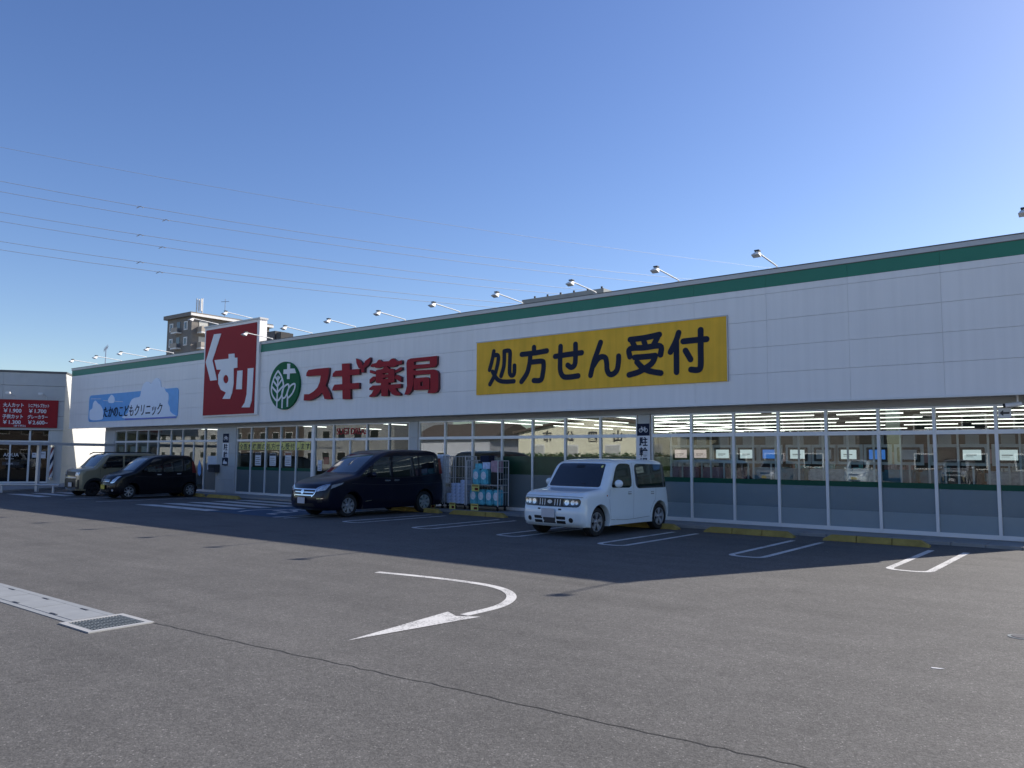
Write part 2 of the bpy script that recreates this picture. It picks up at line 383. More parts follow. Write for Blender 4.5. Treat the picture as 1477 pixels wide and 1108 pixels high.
YELLOW_STROKES = [[(-15.395,4.887),(-15.461,4.611),(-15.561,4.323)],[(-15.411,4.754),(-15.239,4.749),(-15.22,4.594),(-15.302,4.281),(-15.402,4.074),(-15.538,3.881)],[(-15.439,4.262),(-15.3,4.068),(-15.145,3.967),(-14.909,3.928),(-14.61,3.926)],[(-14.985,4.855),(-14.983,4.577),(-15.014,4.342),(-15.106,4.11)],[(-14.985,4.855),(-14.777,4.839),(-14.765,4.562),(-14.772,4.222),(-14.711,4.106),(-14.605,4.147),(-14.588,4.393)],[(-13.865,4.885),(-13.865,4.731)],[(-14.321,4.708),(-13.839,4.716),(-13.4,4.746)],[(-13.998,4.663),(-14.029,4.408),(-14.123,4.131),(-14.322,3.897)],[(-13.997,4.452),(-13.586,4.455),(-13.516,4.374),(-13.537,4.122),(-13.614,3.911),(-13.866,3.907)],[(-13.107,4.56),(-12.61,4.586),(-12.199,4.6)],[(-12.916,4.834),(-12.931,4.435),(-12.924,4.135),(-12.819,3.967),(-12.61,3.938),(-12.316,3.956)],[(-12.404,4.855),(-12.404,4.497),(-12.433,4.277),(-12.551,4.211),(-12.67,4.28)],[(-11.576,4.839),(-11.674,4.605),(-11.809,4.284),(-11.906,3.945)],[(-11.81,4.207),(-11.675,4.376),(-11.542,4.438),(-11.424,4.397),(-11.384,4.255),(-11.373,4.078),(-11.31,3.956),(-11.194,3.937),(-11.064,4.034),(-11.015,4.23),(-11.005,4.416)],[(-10.648,4.836),(-10.205,4.847),(-9.773,4.894)],[(-10.606,4.82),(-10.51,4.639)],[(-10.247,4.814),(-10.193,4.65)],[(-9.827,4.826),(-9.936,4.654)],[(-10.657,4.374),(-10.656,4.582),(-10.208,4.585),(-9.755,4.59),(-9.747,4.361)],[(-10.513,4.344),(-10.155,4.342),(-9.899,4.348)],[(-9.899,4.336),(-9.995,4.161),(-10.213,4.03),(-10.405,3.944),(-10.683,3.887)],[(-10.444,4.216),(-10.267,4.046),(-10.051,3.947),(-9.744,3.881)],[(-9.223,4.892),(-9.303,4.685),(-9.462,4.411)],[(-9.29,4.66),(-9.295,3.878)],[(-9.098,4.656),(-8.744,4.661),(-8.459,4.66)],[(-8.615,4.907),(-8.622,4.441),(-8.629,4.0),(-8.705,3.9),(-8.892,3.919)],[(-9.037,4.414),(-8.901,4.181)]]
SUGI = [[[[(-24.513,4.638),(-24.496,4.765),(-24.382,4.864),(-23.915,4.882),(-23.181,4.877),(-23.188,4.666),(-23.244,4.462),(-23.347,4.24),(-23.482,4.018),(-23.736,3.862),(-24.028,3.759),(-24.293,3.712),(-24.615,3.729),(-24.603,3.962),(-24.305,3.953),(-24.042,4.043),(-23.817,4.179),(-23.694,4.382),(-23.64,4.62)]],[[(-23.597,4.044),(-23.356,4.24),(-23.228,4.11),(-23.093,3.938),(-23.004,3.719),(-23.389,3.734),(-23.477,3.893)]]],[[[(-22.468,4.971),(-22.033,4.962),(-21.947,3.678),(-22.376,3.688)]],[[(-22.975,4.53),(-22.948,4.652),(-22.809,4.736),(-22.449,4.735),(-21.495,4.726),(-21.488,4.526)]],[[(-22.976,4.026),(-22.911,4.156),(-22.836,4.235),(-22.429,4.234),(-21.501,4.237),(-21.494,4.028)]],[[(-21.698,5.11),(-21.532,5.058),(-21.378,4.938),(-21.314,4.794),(-21.369,4.678),(-21.551,4.769),(-21.662,4.937)]],[[(-20.943,5.096),(-20.932,4.967),(-21.021,4.835),(-21.223,4.739),(-21.31,4.674),(-21.314,4.814),(-21.202,4.986)]],[[(-21.401,4.74),(-21.224,4.758),(-21.232,4.58),(-21.401,4.59)]]],[[[(-20.937,4.789),(-20.852,4.863),(-20.636,4.878),(-20.539,4.969),(-20.454,4.983),(-20.352,4.907),(-20.0,4.899),(-19.891,4.963),(-19.78,4.98),(-19.668,4.918),(-19.584,4.864),(-19.362,4.887),(-19.358,4.753),(-19.608,4.741),(-19.662,4.697),(-19.772,4.685),(-19.994,4.689),(-20.023,4.73),(-20.36,4.722),(-20.502,4.692),(-20.674,4.713),(-20.719,4.755),(-20.907,4.752)]],[[(-20.301,4.651),(-20.233,4.714),(-20.135,4.737),(-20.036,4.692),(-19.992,4.631),(-19.797,4.619),(-19.713,4.556),(-19.701,4.163),(-19.978,4.158),(-20.599,4.18),(-20.644,4.241),(-20.642,4.613),(-20.528,4.635)],[(-20.296,4.495),(-20.016,4.497),(-20.014,4.449),(-20.295,4.456)],[(-20.263,4.337),(-20.025,4.34),(-20.023,4.295),(-20.262,4.295)]],[[(-20.947,4.652),(-20.641,4.574),(-20.681,4.488),(-20.952,4.553)]],[[(-20.951,4.179),(-20.95,4.316),(-20.779,4.415),(-20.635,4.407),(-20.66,4.301)]],[[(-19.683,4.478),(-19.658,4.562),(-19.415,4.652),(-19.347,4.648),(-19.358,4.553),(-19.547,4.498)]],[[(-19.679,4.343),(-19.599,4.406),(-19.365,4.316),(-19.379,4.146),(-19.677,4.286)]],[[(-20.952,3.952),(-20.94,4.021),(-20.769,4.101),(-20.368,4.091),(-20.343,4.186),(-19.992,4.178),(-19.975,4.081),(-19.754,4.089),(-19.377,4.089),(-19.374,3.956),(-19.64,3.949),(-19.583,3.861),(-19.39,3.757),(-19.402,3.701),(-19.633,3.701),(-19.799,3.756),(-19.913,3.876),(-20.0,3.966),(-20.006,3.707),(-20.328,3.711),(-20.337,3.982),(-20.446,3.842),(-20.641,3.714),(-20.944,3.707),(-20.931,3.765),(-20.817,3.819),(-20.721,3.952)]]],[[[(-19.214,3.721),(-19.15,3.86),(-19.101,4.009),(-19.148,4.768),(-19.097,4.878),(-18.938,4.914),(-17.737,4.912),(-17.744,4.637),(-17.843,4.552),(-18.797,4.556),(-18.795,4.5),(-17.892,4.481),(-17.74,4.435),(-17.668,4.339),(-17.657,3.846),(-17.725,3.74),(-17.875,3.707),(-18.141,3.722),(-18.105,3.821),(-18.016,3.827),(-18.028,4.342),(-18.805,4.35),(-18.81,4.032),(-18.884,3.829),(-19.04,3.708)],[(-18.79,4.791),(-18.063,4.788),(-18.061,4.676),(-18.787,4.687)]],[[(-18.789,4.246),(-18.192,4.25),(-18.063,4.197),(-18.055,3.837),(-18.779,3.852)],[(-18.484,4.09),(-18.369,4.121),(-18.365,3.972),(-18.468,3.959)]]]]
KUSURI = [[[[(-30.875,6.794),(-30.328,6.781),(-30.915,5.673),(-30.501,4.815),(-31.016,4.811),(-31.436,5.64)]]],[[[(-30.751,5.675),(-29.684,5.664),(-29.697,5.857),(-29.275,5.848),(-29.24,5.668),(-29.047,5.663),(-29.019,5.246),(-29.288,5.236),(-29.245,4.606),(-29.334,4.213),(-29.473,3.976),(-30.025,3.998),(-29.79,4.256),(-30.173,4.384),(-30.393,4.665),(-30.42,5.027),(-30.233,5.233),(-30.558,5.262)],[(-29.64,4.804),(-29.653,4.728),(-29.701,4.668),(-29.775,4.638),(-29.86,4.642),(-29.939,4.681),(-29.996,4.746),(-30.021,4.825),(-30.007,4.902),(-29.958,4.962),(-29.884,4.992),(-29.799,4.987),(-29.721,4.948),(-29.664,4.883)]]],[[[(-29.01,5.113),(-28.644,5.108),(-28.639,4.335),(-29.051,4.355)]],[[(-28.273,5.164),(-27.873,5.16),(-27.892,4.279),(-27.916,3.851),(-28.046,3.577),(-28.606,3.596),(-28.393,3.783),(-28.281,4.124),(-28.267,4.729)]]]]
CROSS = [(-25.702,5.191),(-25.517,5.178),(-25.521,4.989),(-25.232,4.975),(-25.136,4.792),(-25.522,4.802),(-25.528,4.585),(-25.688,4.594),(-25.688,4.79),(-25.932,4.804),(-25.924,4.979),(-25.698,4.978)]
LOGO_LINES = [[(-26.284,4.953),(-26.073,4.742),(-25.932,4.471),(-25.918,4.208),(-26.046,3.929),(-26.274,3.785),(-26.5,3.904),(-26.659,4.109),(-26.673,4.354),(-26.577,4.615),(-26.441,4.807),(-26.284,4.953)],[(-26.273,4.753),(-26.292,3.786),(-26.295,3.512)],[(-26.574,4.571),(-26.297,4.336),(-26.028,4.586)],[(-26.654,4.353),(-26.298,4.094),(-25.925,4.339)],[(-26.436,4.718),(-26.289,4.578),(-26.143,4.702)],[(-25.945,3.86),(-25.983,4.08),(-25.902,4.251),(-25.764,4.353),(-25.589,4.388),(-25.563,4.235),(-25.642,4.065),(-25.776,3.897),(-25.945,3.86)],[(-25.947,3.882),(-25.95,3.479)],[(-25.614,3.868),(-25.642,4.065),(-25.545,4.234),(-25.375,4.356),(-25.184,4.378),(-25.193,4.217),(-25.323,4.029),(-25.527,3.887),(-25.614,3.868)],[(-25.615,3.89),(-25.613,3.522)]]
CLINIC_CLOUD = [(-38.718,3.4),(-38.348,3.645),(-38.254,3.992),(-38.084,4.24),(-37.773,4.354),(-37.267,4.397),(-37.165,4.643),(-37.006,4.948),(-36.706,5.073),(-36.456,5.045),(-36.294,4.959),(-36.148,5.029),(-35.918,5.17),(-35.679,5.188),(-35.424,5.021),(-35.311,4.757),(-35.042,4.729),(-34.879,4.54),(-34.666,4.44),(-34.586,4.197),(-34.626,3.989),(-34.465,3.804),(-34.42,3.624),(-34.18,3.499),(-33.916,3.403),(-34.056,3.377)]
CLINIC_LINES = [[(-38.581,3.359),(-33.939,3.339)]]
CLINIC_THIN = [[(-42.386,4.487),(-41.248,4.443)],[(-40.987,4.35),(-40.383,4.31)],[(-39.756,4.27),(-38.937,4.208)]]
CLINIC_DROPS = [[(-41.857,4.383),(-41.585,4.238),(-41.283,4.127),(-41.005,3.886),(-40.938,3.619),(-41.09,3.391),(-42.254,3.4),(-42.457,3.659),(-42.426,3.895),(-42.178,3.989),(-42.099,4.257)],[(-40.124,4.606),(-39.846,4.47),(-39.773,4.304),(-39.919,4.195),(-40.373,4.221),(-40.475,4.38),(-40.335,4.506)]]
CLINIC_PANEL = [(-42.594,4.666),(-33.799,4.654),(-33.769,3.326),(-42.502,3.294)]
CLINIC_TEXTBOX = [(-40.818,3.5),(-40.874,3.981),(-35.079,3.523),(-35.119,3.962)]
LOGO_EXT = [(-26.843,4.407),(-24.924,4.376),(-25.778,5.272),(-25.893,3.433)]
RED_PANEL = [(-31.516,7.014),(-27.782,7.015),(-27.79,3.343),(-31.545,3.338)]
RED_CAB = [(-31.697,7.171),(-27.609,7.171),(-27.615,5.466),(-31.615,5.559)]
YEL = [[(-16.083,5.171),(-16.095,3.572)],[(-7.912,5.207),(-7.958,3.582)]]
WIRES = [[[-122.04,27.58,42.86],[-122.01,37.06,43.62],[-121.97,48.03,44.62],[-121.92,60.89,45.9],[-121.85,76.18,47.56],[-121.76,94.65,49.71],[-121.63,117.43,52.52],[-121.47,146.22,56.26],[-121.25,183.78,61.35],[-120.93,234.83,68.53],[-120.46,308.26,79.15],[-119.7,422.92,96.13]],[[-122.26,27.91,38.51],[-122.25,36.74,38.95],[-122.23,46.85,39.59],[-122.19,58.55,40.46],[-122.15,72.27,41.64],[-122.08,88.56,43.22],[-121.99,108.23,45.31],[-121.87,132.47,48.09],[-121.71,163.08,51.83],[-121.49,202.96,56.99],[-121.16,257.08,64.31],[-120.68,334.75,75.21]],[[-122.34,28.03,37.04],[-122.32,36.55,37.49],[-122.3,46.28,38.11],[-122.27,57.48,38.93],[-122.23,70.52,40.02],[-122.17,85.91,41.44],[-122.09,104.33,43.29],[-121.99,126.78,45.72],[-121.85,154.78,48.93],[-121.66,190.64,53.26],[-121.4,238.24,59.26],[-121.02,304.5,67.92]],[[-122.48,28.23,34.29],[-122.47,36.32,34.65],[-122.45,45.49,35.15],[-122.43,55.96,35.83],[-122.39,68.04,36.72],[-122.35,82.14,37.89],[-122.28,98.82,39.4],[-122.2,118.84,41.37],[-122.09,143.34,43.94],[-121.95,174.02,47.33],[-121.75,213.53,51.92],[-121.48,266.37,58.3]],[[-122.54,28.32,33.17],[-122.53,36.19,33.43],[-122.52,45.08,33.83],[-122.5,55.2,34.4],[-122.47,66.83,35.18],[-122.43,80.32,36.21],[-122.38,96.18,37.56],[-122.3,115.08,39.33],[-122.21,138.01,41.64],[-122.08,166.4,44.71],[-121.9,202.49,48.82],[-121.66,249.88,54.48]],[[-122.68,28.52,30.45],[-122.67,35.89,30.66],[-122.66,44.14,30.98],[-122.65,53.45,31.44],[-122.63,64.03,32.06],[-122.59,76.18,32.89],[-122.55,90.25,33.97],[-122.5,106.77,35.36],[-122.42,126.42,37.15],[-122.33,150.19,39.48],[-122.2,179.53,42.53],[-122.03,216.69,46.59]],[[-122.73,28.61,29.29],[-122.73,35.83,29.5],[-122.72,43.9,29.81],[-122.71,52.98,30.25],[-122.69,63.28,30.84],[-122.66,75.06,31.62],[-122.62,88.66,32.62],[-122.57,104.54,33.91],[-122.5,123.34,35.57],[-122.41,145.95,37.7],[-122.3,173.64,40.47],[-122.15,208.38,44.12]]]
DAMPERS = [None,[-122.19,59.17,40.51],[-122.25,63.47,39.42],[-122.42,59.51,36.08],[-122.48,63.22,34.92],[-122.64,59.83,31.81],[-122.69,63.07,30.83]]
# ------------------------------------------------------------------ ground
YF = 18.53          # front of the fascia
YG = 19.13          # plane of the shop windows
X0, X1 = -44.87, -1.53
def sheet(name, m, poly, z, kind='structure', thick=0.0):
    bm = bmesh.new(); vs = [bm.verts.new((x, y, z)) for x, y in poly]; bm.faces.new(vs)
    me = bpy.data.meshes.new(name); bm.to_mesh(me); bm.free(); me.materials.append(m)
    if me.polygons[0].normal.z < 0: me.flip_normals()
    return tag(link(bpy.data.objects.new(name, me)), kind=kind)
sheet('bounce_ground', M['bounceground'], [(-400, -290), (280, -290), (280, -20.7), (-400, -20.7)], 0.004)  # unseen pale sheet, added to bounce warm light onto the store front
sheet('ground', M['asphalt'], [(-420, -300), (300, -300), (300, 420), (-420, 420)], 0.0)
# pavement in front of the store
mb = MB(); x = -41.5
while x < 2.0:
    mb.box(x+0.004, x+0.596, 17.92, 18.55, -0.05, 0.06, bev=0.006); x += 0.6
mb.box(-41.5, -1.5, 18.555, 19.2, -0.05, 0.056)
mb.build('pavement', M['concrete'])['kind'] = 'structure'
# the raised walk in front of the neighbouring shop
mb = MB(); mb.prism([(-37.2, 11.3), (-41.5, 17.9), (-41.5, 19.2), (-46.5, 19.6), (-52, 14), (-46, 8)], lambda a, b, d: (a, b, d), -0.05, 0.08)
mb.build('pavement', M['concrete'])['kind'] = 'structure'

GZ = lambda a, b, d: (a, b, d)
def paint_line(mb, pts, hw, z=0.004, smooth=False):
    P = smooth_poly(pts, 8) if smooth else [Vector(p) for p in pts]
    L_, R_ = [], []
    for i, p in enumerate(P):
        a = P[max(i-1, 0)]; b = P[min(i+1, len(P)-1)]; d = (b-a).normalized(); nn = Vector((-d.y, d.x))
        if 0 < i < len(P)-1:
            c = max(0.5, math.sqrt((1+(P[i]-a).normalized().dot((b-P[i]).normalized()))/2)); nn = nn/c
        L_.append(mb.bm.verts.new((p.x+nn.x*hw, p.y+nn.y*hw, z))); R_.append(mb.bm.verts.new((p.x-nn.x*hw, p.y-nn.y*hw, z)))
    for i in range(len(P)-1): mb.bm.faces.new((L_[i], L_[i+1], R_[i+1], R_[i]))
def marking(name, mb, m=M['paint']):
    o = mb.build(name, m); o['kind'] = 'structure'
    for p in o.data.polygons:
        if p.normal.z < 0: p.flip()
    return o
for k, xl in enumerate([-3.22, -5.80, -8.52, -11.10, -13.70, -16.22]):
    mb = MB(); w = 0.58; r = 0.20; yf = 13.42
    pts = [(xl, 16.72), (xl, yf+r)]
    for i in range(1, 6):
        a = math.pi+math.pi/2*i/6; pts.append((xl+r+r*math.cos(a), yf+r+r*math.sin(a)))
    pts.append((xl+r, yf)); pts.append((xl+w-r, yf))
    for i in range(1, 6):
        a = 1.5*math.pi+math.pi/2*i/6; pts.append((xl+w-r+r*math.cos(a), yf+r+r*math.sin(a)))
    pts += [(xl+w, yf+r), (xl+w, 16.72)]
    paint_line(mb, pts, 0.055); marking('parking_line', mb)
mb = MB(); paint_line(mb, [(-18.66, 16.7), (-18.66, 13.1), (-18.2, 13.1), (-18.1, 16.7)], 0.055); marking('parking_line', mb)
for xl in (-28.93, -31.33):
    mb = MB(); paint_line(mb, [(xl, 16.8), (xl, 12.98)], 0.06); marking('parking_line', mb)
# hatched walkway beside the wheelchair bay
for k in range(5):
    mb = MB(); yy = 13.20+0.93*k
    mb.prism([(-26.6, yy), (-26.1, yy+0.46), (-22.1, yy+0.40), (-22.1, yy-0.06)], GZ, 0.0041, 0.0042)
    marking('zebra_stripe', mb)
for k in range(3):
    mb = MB(); yy = 12.95+0.93*k
    mb.prism([(-37.0, yy), (-36.5, yy+0.46), (-33.5, yy+0.40), (-33.5, yy-0.06)], GZ, 0.0041, 0.0042)
    marking('zebra_stripe', mb)
sheet('wheelchair_bay', M['bluepaint'], [(-22.0, 13.1), (-18.75, 13.1), (-18.75, 16.6), (-22.0, 16.6)], 0.0035)
mb = MB()
paint_line(mb, [(-21.1, 13.6), (-21.4, 14.2), (-21.2, 14.9), (-20.6, 15.1), (-20.0, 14.8), (-19.8, 14.2)], 0.07, 0.0075, True)
paint_line(mb, [(-20.7, 16.1), (-20.75, 15.2), (-20.75, 14.6), (-20.0, 14.5), (-19.75, 13.7), (-19.4, 13.7)], 0.07, 0.0080)
paint_line(mb, [(-20.75, 15.3), (-20.15, 15.3)], 0.06, 0.0085)
marking('wheelchair_symbol', mb)
# turn arrow
mb = MB()
arc = [(-8.86, 8.02), (-8.3, 8.12), (-7.7, 8.19), (-7.1, 8.2), (-6.7, 8.13), (-6.38, 7.97), (-6.1, 7.7), (-5.9, 7.35), (-5.81, 7.0), (-5.80, 6.5)]
paint_line(mb, arc, 0.062, 0.004, True); marking('turn_arrow', mb)
mb = MB(); mb.prism([(-5.82, 4.93), (-6.05, 6.52), (-5.82, 6.40), (-5.60, 6.54)], GZ, 0.0055, 0.0056); marking('turn_arrow', mb)
# seam of bitumen running away from the drain
mb = MB(); pts = []
ctrl = [(-7.94, 4.19), (-5.82, 4.31), (-4.15, 4.44), (-2.66, 4.51), (-1.54, 4.60), (0.3, 4.72), (2.5, 4.9)]
for i in range(len(ctrl)-1):
    for k in range(14):
        t = k/14; a, b = ctrl[i], ctrl[i+1]
        pts.append((a[0]+(b[0]-a[0])*t, a[1]+(b[1]-a[1])*t+random.uniform(-0.016, 0.016)))
pts.append(ctrl[-1])
paint_line(mb, pts, 0.0052, 0.003); o = marking('asphalt_seam', mb, M['crack'])
mb = MB(); pts = [(-8.6+i*0.4, 10.6+0.02*i+random.uniform(-0.03, 0.03)) for i in range(26)]
paint_line(mb, pts[18:], 0.006, 0.003); marking('asphalt_seam', mb, M['crack'])
# drain channel with concrete lids and a steel grate
dr = empty('drain_channel', (-8.6, 3.88, 0), label='long pale concrete drain channel with lids, flush in the asphalt beside the steel grate', cat='drain channel')
def local(mb): return Matrix.Translation((8.6, -3.88, 0))
for k in range(12):
    xa = -8.62-1.0*(k+1); mb = MB(); mb.box(xa+0.006, xa+0.994, 3.70, 4.05, -0.05, 0.008, bev=0.004)
    o = mb.build('lid', M['conclight'], dr, mtx=local(mb))
    for ya in (4.02, 3.705):
        q = MB().box(xa+0.42, xa+0.58, ya, ya+0.025, 0.0081, 0.011).build('lifting_slot', M['steeldark'], o); q.data.transform(local(mb))
mb = MB(); mb.box(-20.7, -8.62, 3.63, 3.695, -0.05, 0.006); mb.box(-20.7, -8.62, 4.055, 4.13, -0.05, 0.006)
mb.build('kerb', M['conclight'], dr, mtx=local(mb))
gr = empty('drain_grate', (-8.25, 3.87, 0), label='square dark steel drain grate with pale frame, at the end of the concrete channel', cat='drain grate')
mb = MB()
for a in [(-0.33, 0.33, -0.32, -0.26), (-0.33, 0.33, 0.26, 0.32), (-0.33, -0.27, -0.26, 0.26), (0.27, 0.33, -0.26, 0.26)]: mb.box(*a, -0.04, 0.012)
mb.build('frame', M['frameg'], gr)
box('pit_dark', M['black'], (-0.27, 0.27, -0.26, 0.26, 0.001, 0.002), gr)  # flat black sheet painted as the dark below the bars
mb = MB()
for k in range(17): mb.box(-0.265, 0.265, -0.25+k*0.03, -0.242+k*0.03, 0.003, 0.012)
for k in range(4): mb.box(-0.2+k*0.13, -0.19+k*0.13, -0.26, 0.26, 0.003, 0.010)
mb.build('bars', M['duct'], gr)
mh = empty('manhole_cover', (-1.02, 9.2, 0), label='small round metal valve cover set in the sunlit asphalt at the right edge', cat='manhole cover')
mb = MB(); mb.prism([(0.115*math.cos(t*math.pi/12), 0.115*math.sin(t*math.pi/12)) for t in range(24)], GZ, -0.01, 0.005); mb.build('rim', M['duct'], mh)
mb = MB(); mb.prism([(0.085*math.cos(t*math.pi/12), 0.085*math.sin(t*math.pi/12)) for t in range(24)], GZ, -0.01, 0.009); mb.build('lid', M['darkgrey'], mh)
mb = MB(); mb.prism([(0, 0), (0.06, 0.015), (0.085, 0.045), (0.03, 0.04), (-0.01, 0.03)], GZ, 0.002, 0.004)
o = mb.build('paper_scrap', M['litter'], None); o.location = (-1.45, 7.36, 0); tag(o, 'small white scrap lying alone on the open asphalt', 'litter')
# wheel stops
def wheel_stop(xa, xb, y, label, nseg=3, left=True, right=True):
    t = empty('wheel_stop', ((xa+xb)/2, y, 0), label=label, cat='wheel stop', group='yellow wheel stops along the store front')
    L = (xb-xa)/nseg
    for i in range(nseg):
        a = -(xb-xa)/2+i*L+0.009; b = a+L-0.018
        mb = MB(); h = 0.125; ta = 0.16 if (i == 0 and left) else 0.0; tb = 0.16 if (i == nseg-1 and right) else 0.0
        bm = mb.bm
        def ring(x, hh, w): return [bm.verts.new(p) for p in ((x, -w, 0), (x, -w*0.72, hh), (x, w*0.72, hh), (x, w, 0))]
        secs = []
        if ta: secs.append(ring(a, 0.035, 0.095))
        secs.append(ring(a+ta, h, 0.095)); secs.append(ring(b-tb, h, 0.095))
        if tb: secs.append(ring(b, 0.035, 0.095))
        for p, q in zip(secs[:-1], secs[1:]):
            for k in range(4): bm.faces.new((p[k], p[(k+1) % 4], q[(k+1) % 4], q[k]))
        bm.faces.new(secs[0]); bm.faces.new(secs[-1][::-1])
        es = [e for e in bm.edges if e.calc_length() > 0.2]
        bmesh.ops.bevel(bm, geom=es, offset=0.012, segments=2, affect='EDGES')
        mb.build('segment', M['stop'], t)
wheel_stop(-5.36, -3.34, 17.28, 'yellow wheel stop farthest right, in front of the right-hand shop windows')
wheel_stop(-8.03, -5.97, 17.30, 'yellow wheel stop in the empty bay just right of the white car')
wheel_stop(-10.75, -8.70, 17.34, 'yellow wheel stop behind the white boxy car, its right end showing')
wheel_stop(-16.05, -13.95, 17.36, 'yellow wheel stop in the empty bay in front of the roll cages')
wheel_stop(-18.6, -16.45, 17.36, 'yellow wheel stop behind the navy minivan, only its right tip showing')
wheel_stop(-29.1, -26.9, 17.36, 'yellow wheel stop at the hatched walkway, below the letter box')
wheel_stop(-31.9, -29.4, 17.36, 'yellow wheel stop behind the blue-black kei wagon')
# ------------------------------------------------------------------ the drugstore
class Rel:
    """builds parts given in world coordinates under a root that has a location but no rotation"""
    def __init__(s, root): s.root = root; s.T = Matrix.Translation(-root.location)
    def __call__(s, o): o.data.transform(s.T); return o
    def box(s, name, m, dims, parent=None, bev=0.0): return s(MB().box(*dims, bev=bev).build(name, m, parent or s.root))
    def mb(s, mb, name, m, parent=None, **k): return s(mb.build(name, m, parent or s.root, **k))
store = empty('drugstore_building', ((X0+X1)/2, 30, 0), label='long single-storey white panelled store with green roof band and glazed front', cat='store building')
RS = Rel(store)
ZT, ZB = 6.22, 2.985
SX0, SX1 = -31.66, -27.61      # tall sign cabinet
# fascia cladding panels
rows = [(ZB+0.045, 3.722), (3.728, 4.352), (4.358, 4.990), (4.996, 5.628), (5.634, 5.79)]
mb = MB(); xs = []
x = -3.19+1.87
while x > X0-1.87: xs.append(x); x -= 1.873
edges = [X1]+[e for e in xs if X0+0.2 < e < X1-0.2]+[X0]
for a, b in zip(edges[:-1], edges[1:]):
    for z0, z1 in rows: mb.box(b+0.002, a-0.002, YF, YF+0.05, z0, z1)
RS.mb(mb, 'cladding', M['white_panel'])
mb = MB()
for a, b in zip(edges[:-1], edges[1:]): mb.box(b+0.002, a-0.002, YF-0.002, YF+0.05, 5.795, 6.098)
RS.mb(mb, 'green_band', M['green'])
RS.box('parapet', M['beige_panel'], (X0+0.02, X1-0.02, YF+0.052, YF+0.25, ZB+0.05, 6.10))
mb = MB(); mb.box(X0-0.02, X1+0.02, YF-0.03, YF+0.27, 6.102, 6.205); RS.mb(mb, 'coping', M['cap'])
mb = MB(); mb.box(X0-0.03, X1+0.03, YF-0.04, YF+0.28, 6.206, 6.228); mb.box(X0, X1, YF-0.012, YF+0.05, 6.088, 6.1015); RS.mb(mb, 'coping_edge', M['capdark'])
RS.box('drip_edge', M['offwhite'], (X0, X1, YF-0.02, YF+0.06, ZB, ZB+0.043))
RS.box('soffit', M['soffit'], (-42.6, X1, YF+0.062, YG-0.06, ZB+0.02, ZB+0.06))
mb = MB(); mb.box(X0, X0+0.15, YF+0.255, 46, ZB+0.3, 6.2); mb.box(X1-0.15, X1, YF+0.255, 46, 0.0, 6.2); mb.box(X0+0.16, X1-0.16, 45.85, 46, 0.0, 6.2)
mb.box(-41.86, -41.70, YG+0.21, 45.8, 0.0, 5.28)
RS.mb(mb, 'side_wall', M['beige_panel'])
RS.box('roof', M['cap'], (X0+0.16, X1-0.16, YF+0.26, 45.8, 5.3, 5.5))
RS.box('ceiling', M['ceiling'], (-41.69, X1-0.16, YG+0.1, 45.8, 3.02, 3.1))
RS.box('floor', M['floor'], (-41.69, X1-0.16, YG-0.02, 45.8, -0.02, 0.07))
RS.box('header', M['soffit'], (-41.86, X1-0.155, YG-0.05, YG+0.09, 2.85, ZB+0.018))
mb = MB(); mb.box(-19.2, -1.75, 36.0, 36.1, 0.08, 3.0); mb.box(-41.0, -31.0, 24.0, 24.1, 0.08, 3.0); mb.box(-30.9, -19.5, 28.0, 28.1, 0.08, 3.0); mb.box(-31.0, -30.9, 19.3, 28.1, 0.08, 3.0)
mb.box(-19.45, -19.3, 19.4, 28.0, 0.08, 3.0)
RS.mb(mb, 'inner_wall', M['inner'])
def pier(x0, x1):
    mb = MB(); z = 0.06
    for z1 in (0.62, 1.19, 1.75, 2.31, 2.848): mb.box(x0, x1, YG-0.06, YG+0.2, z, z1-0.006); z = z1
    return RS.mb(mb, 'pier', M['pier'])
for a, b in ((-10.76, -10.40), (-19.60, -19.20), (-31.38, -30.0), (-41.86, -40.80)): pier(a, b)
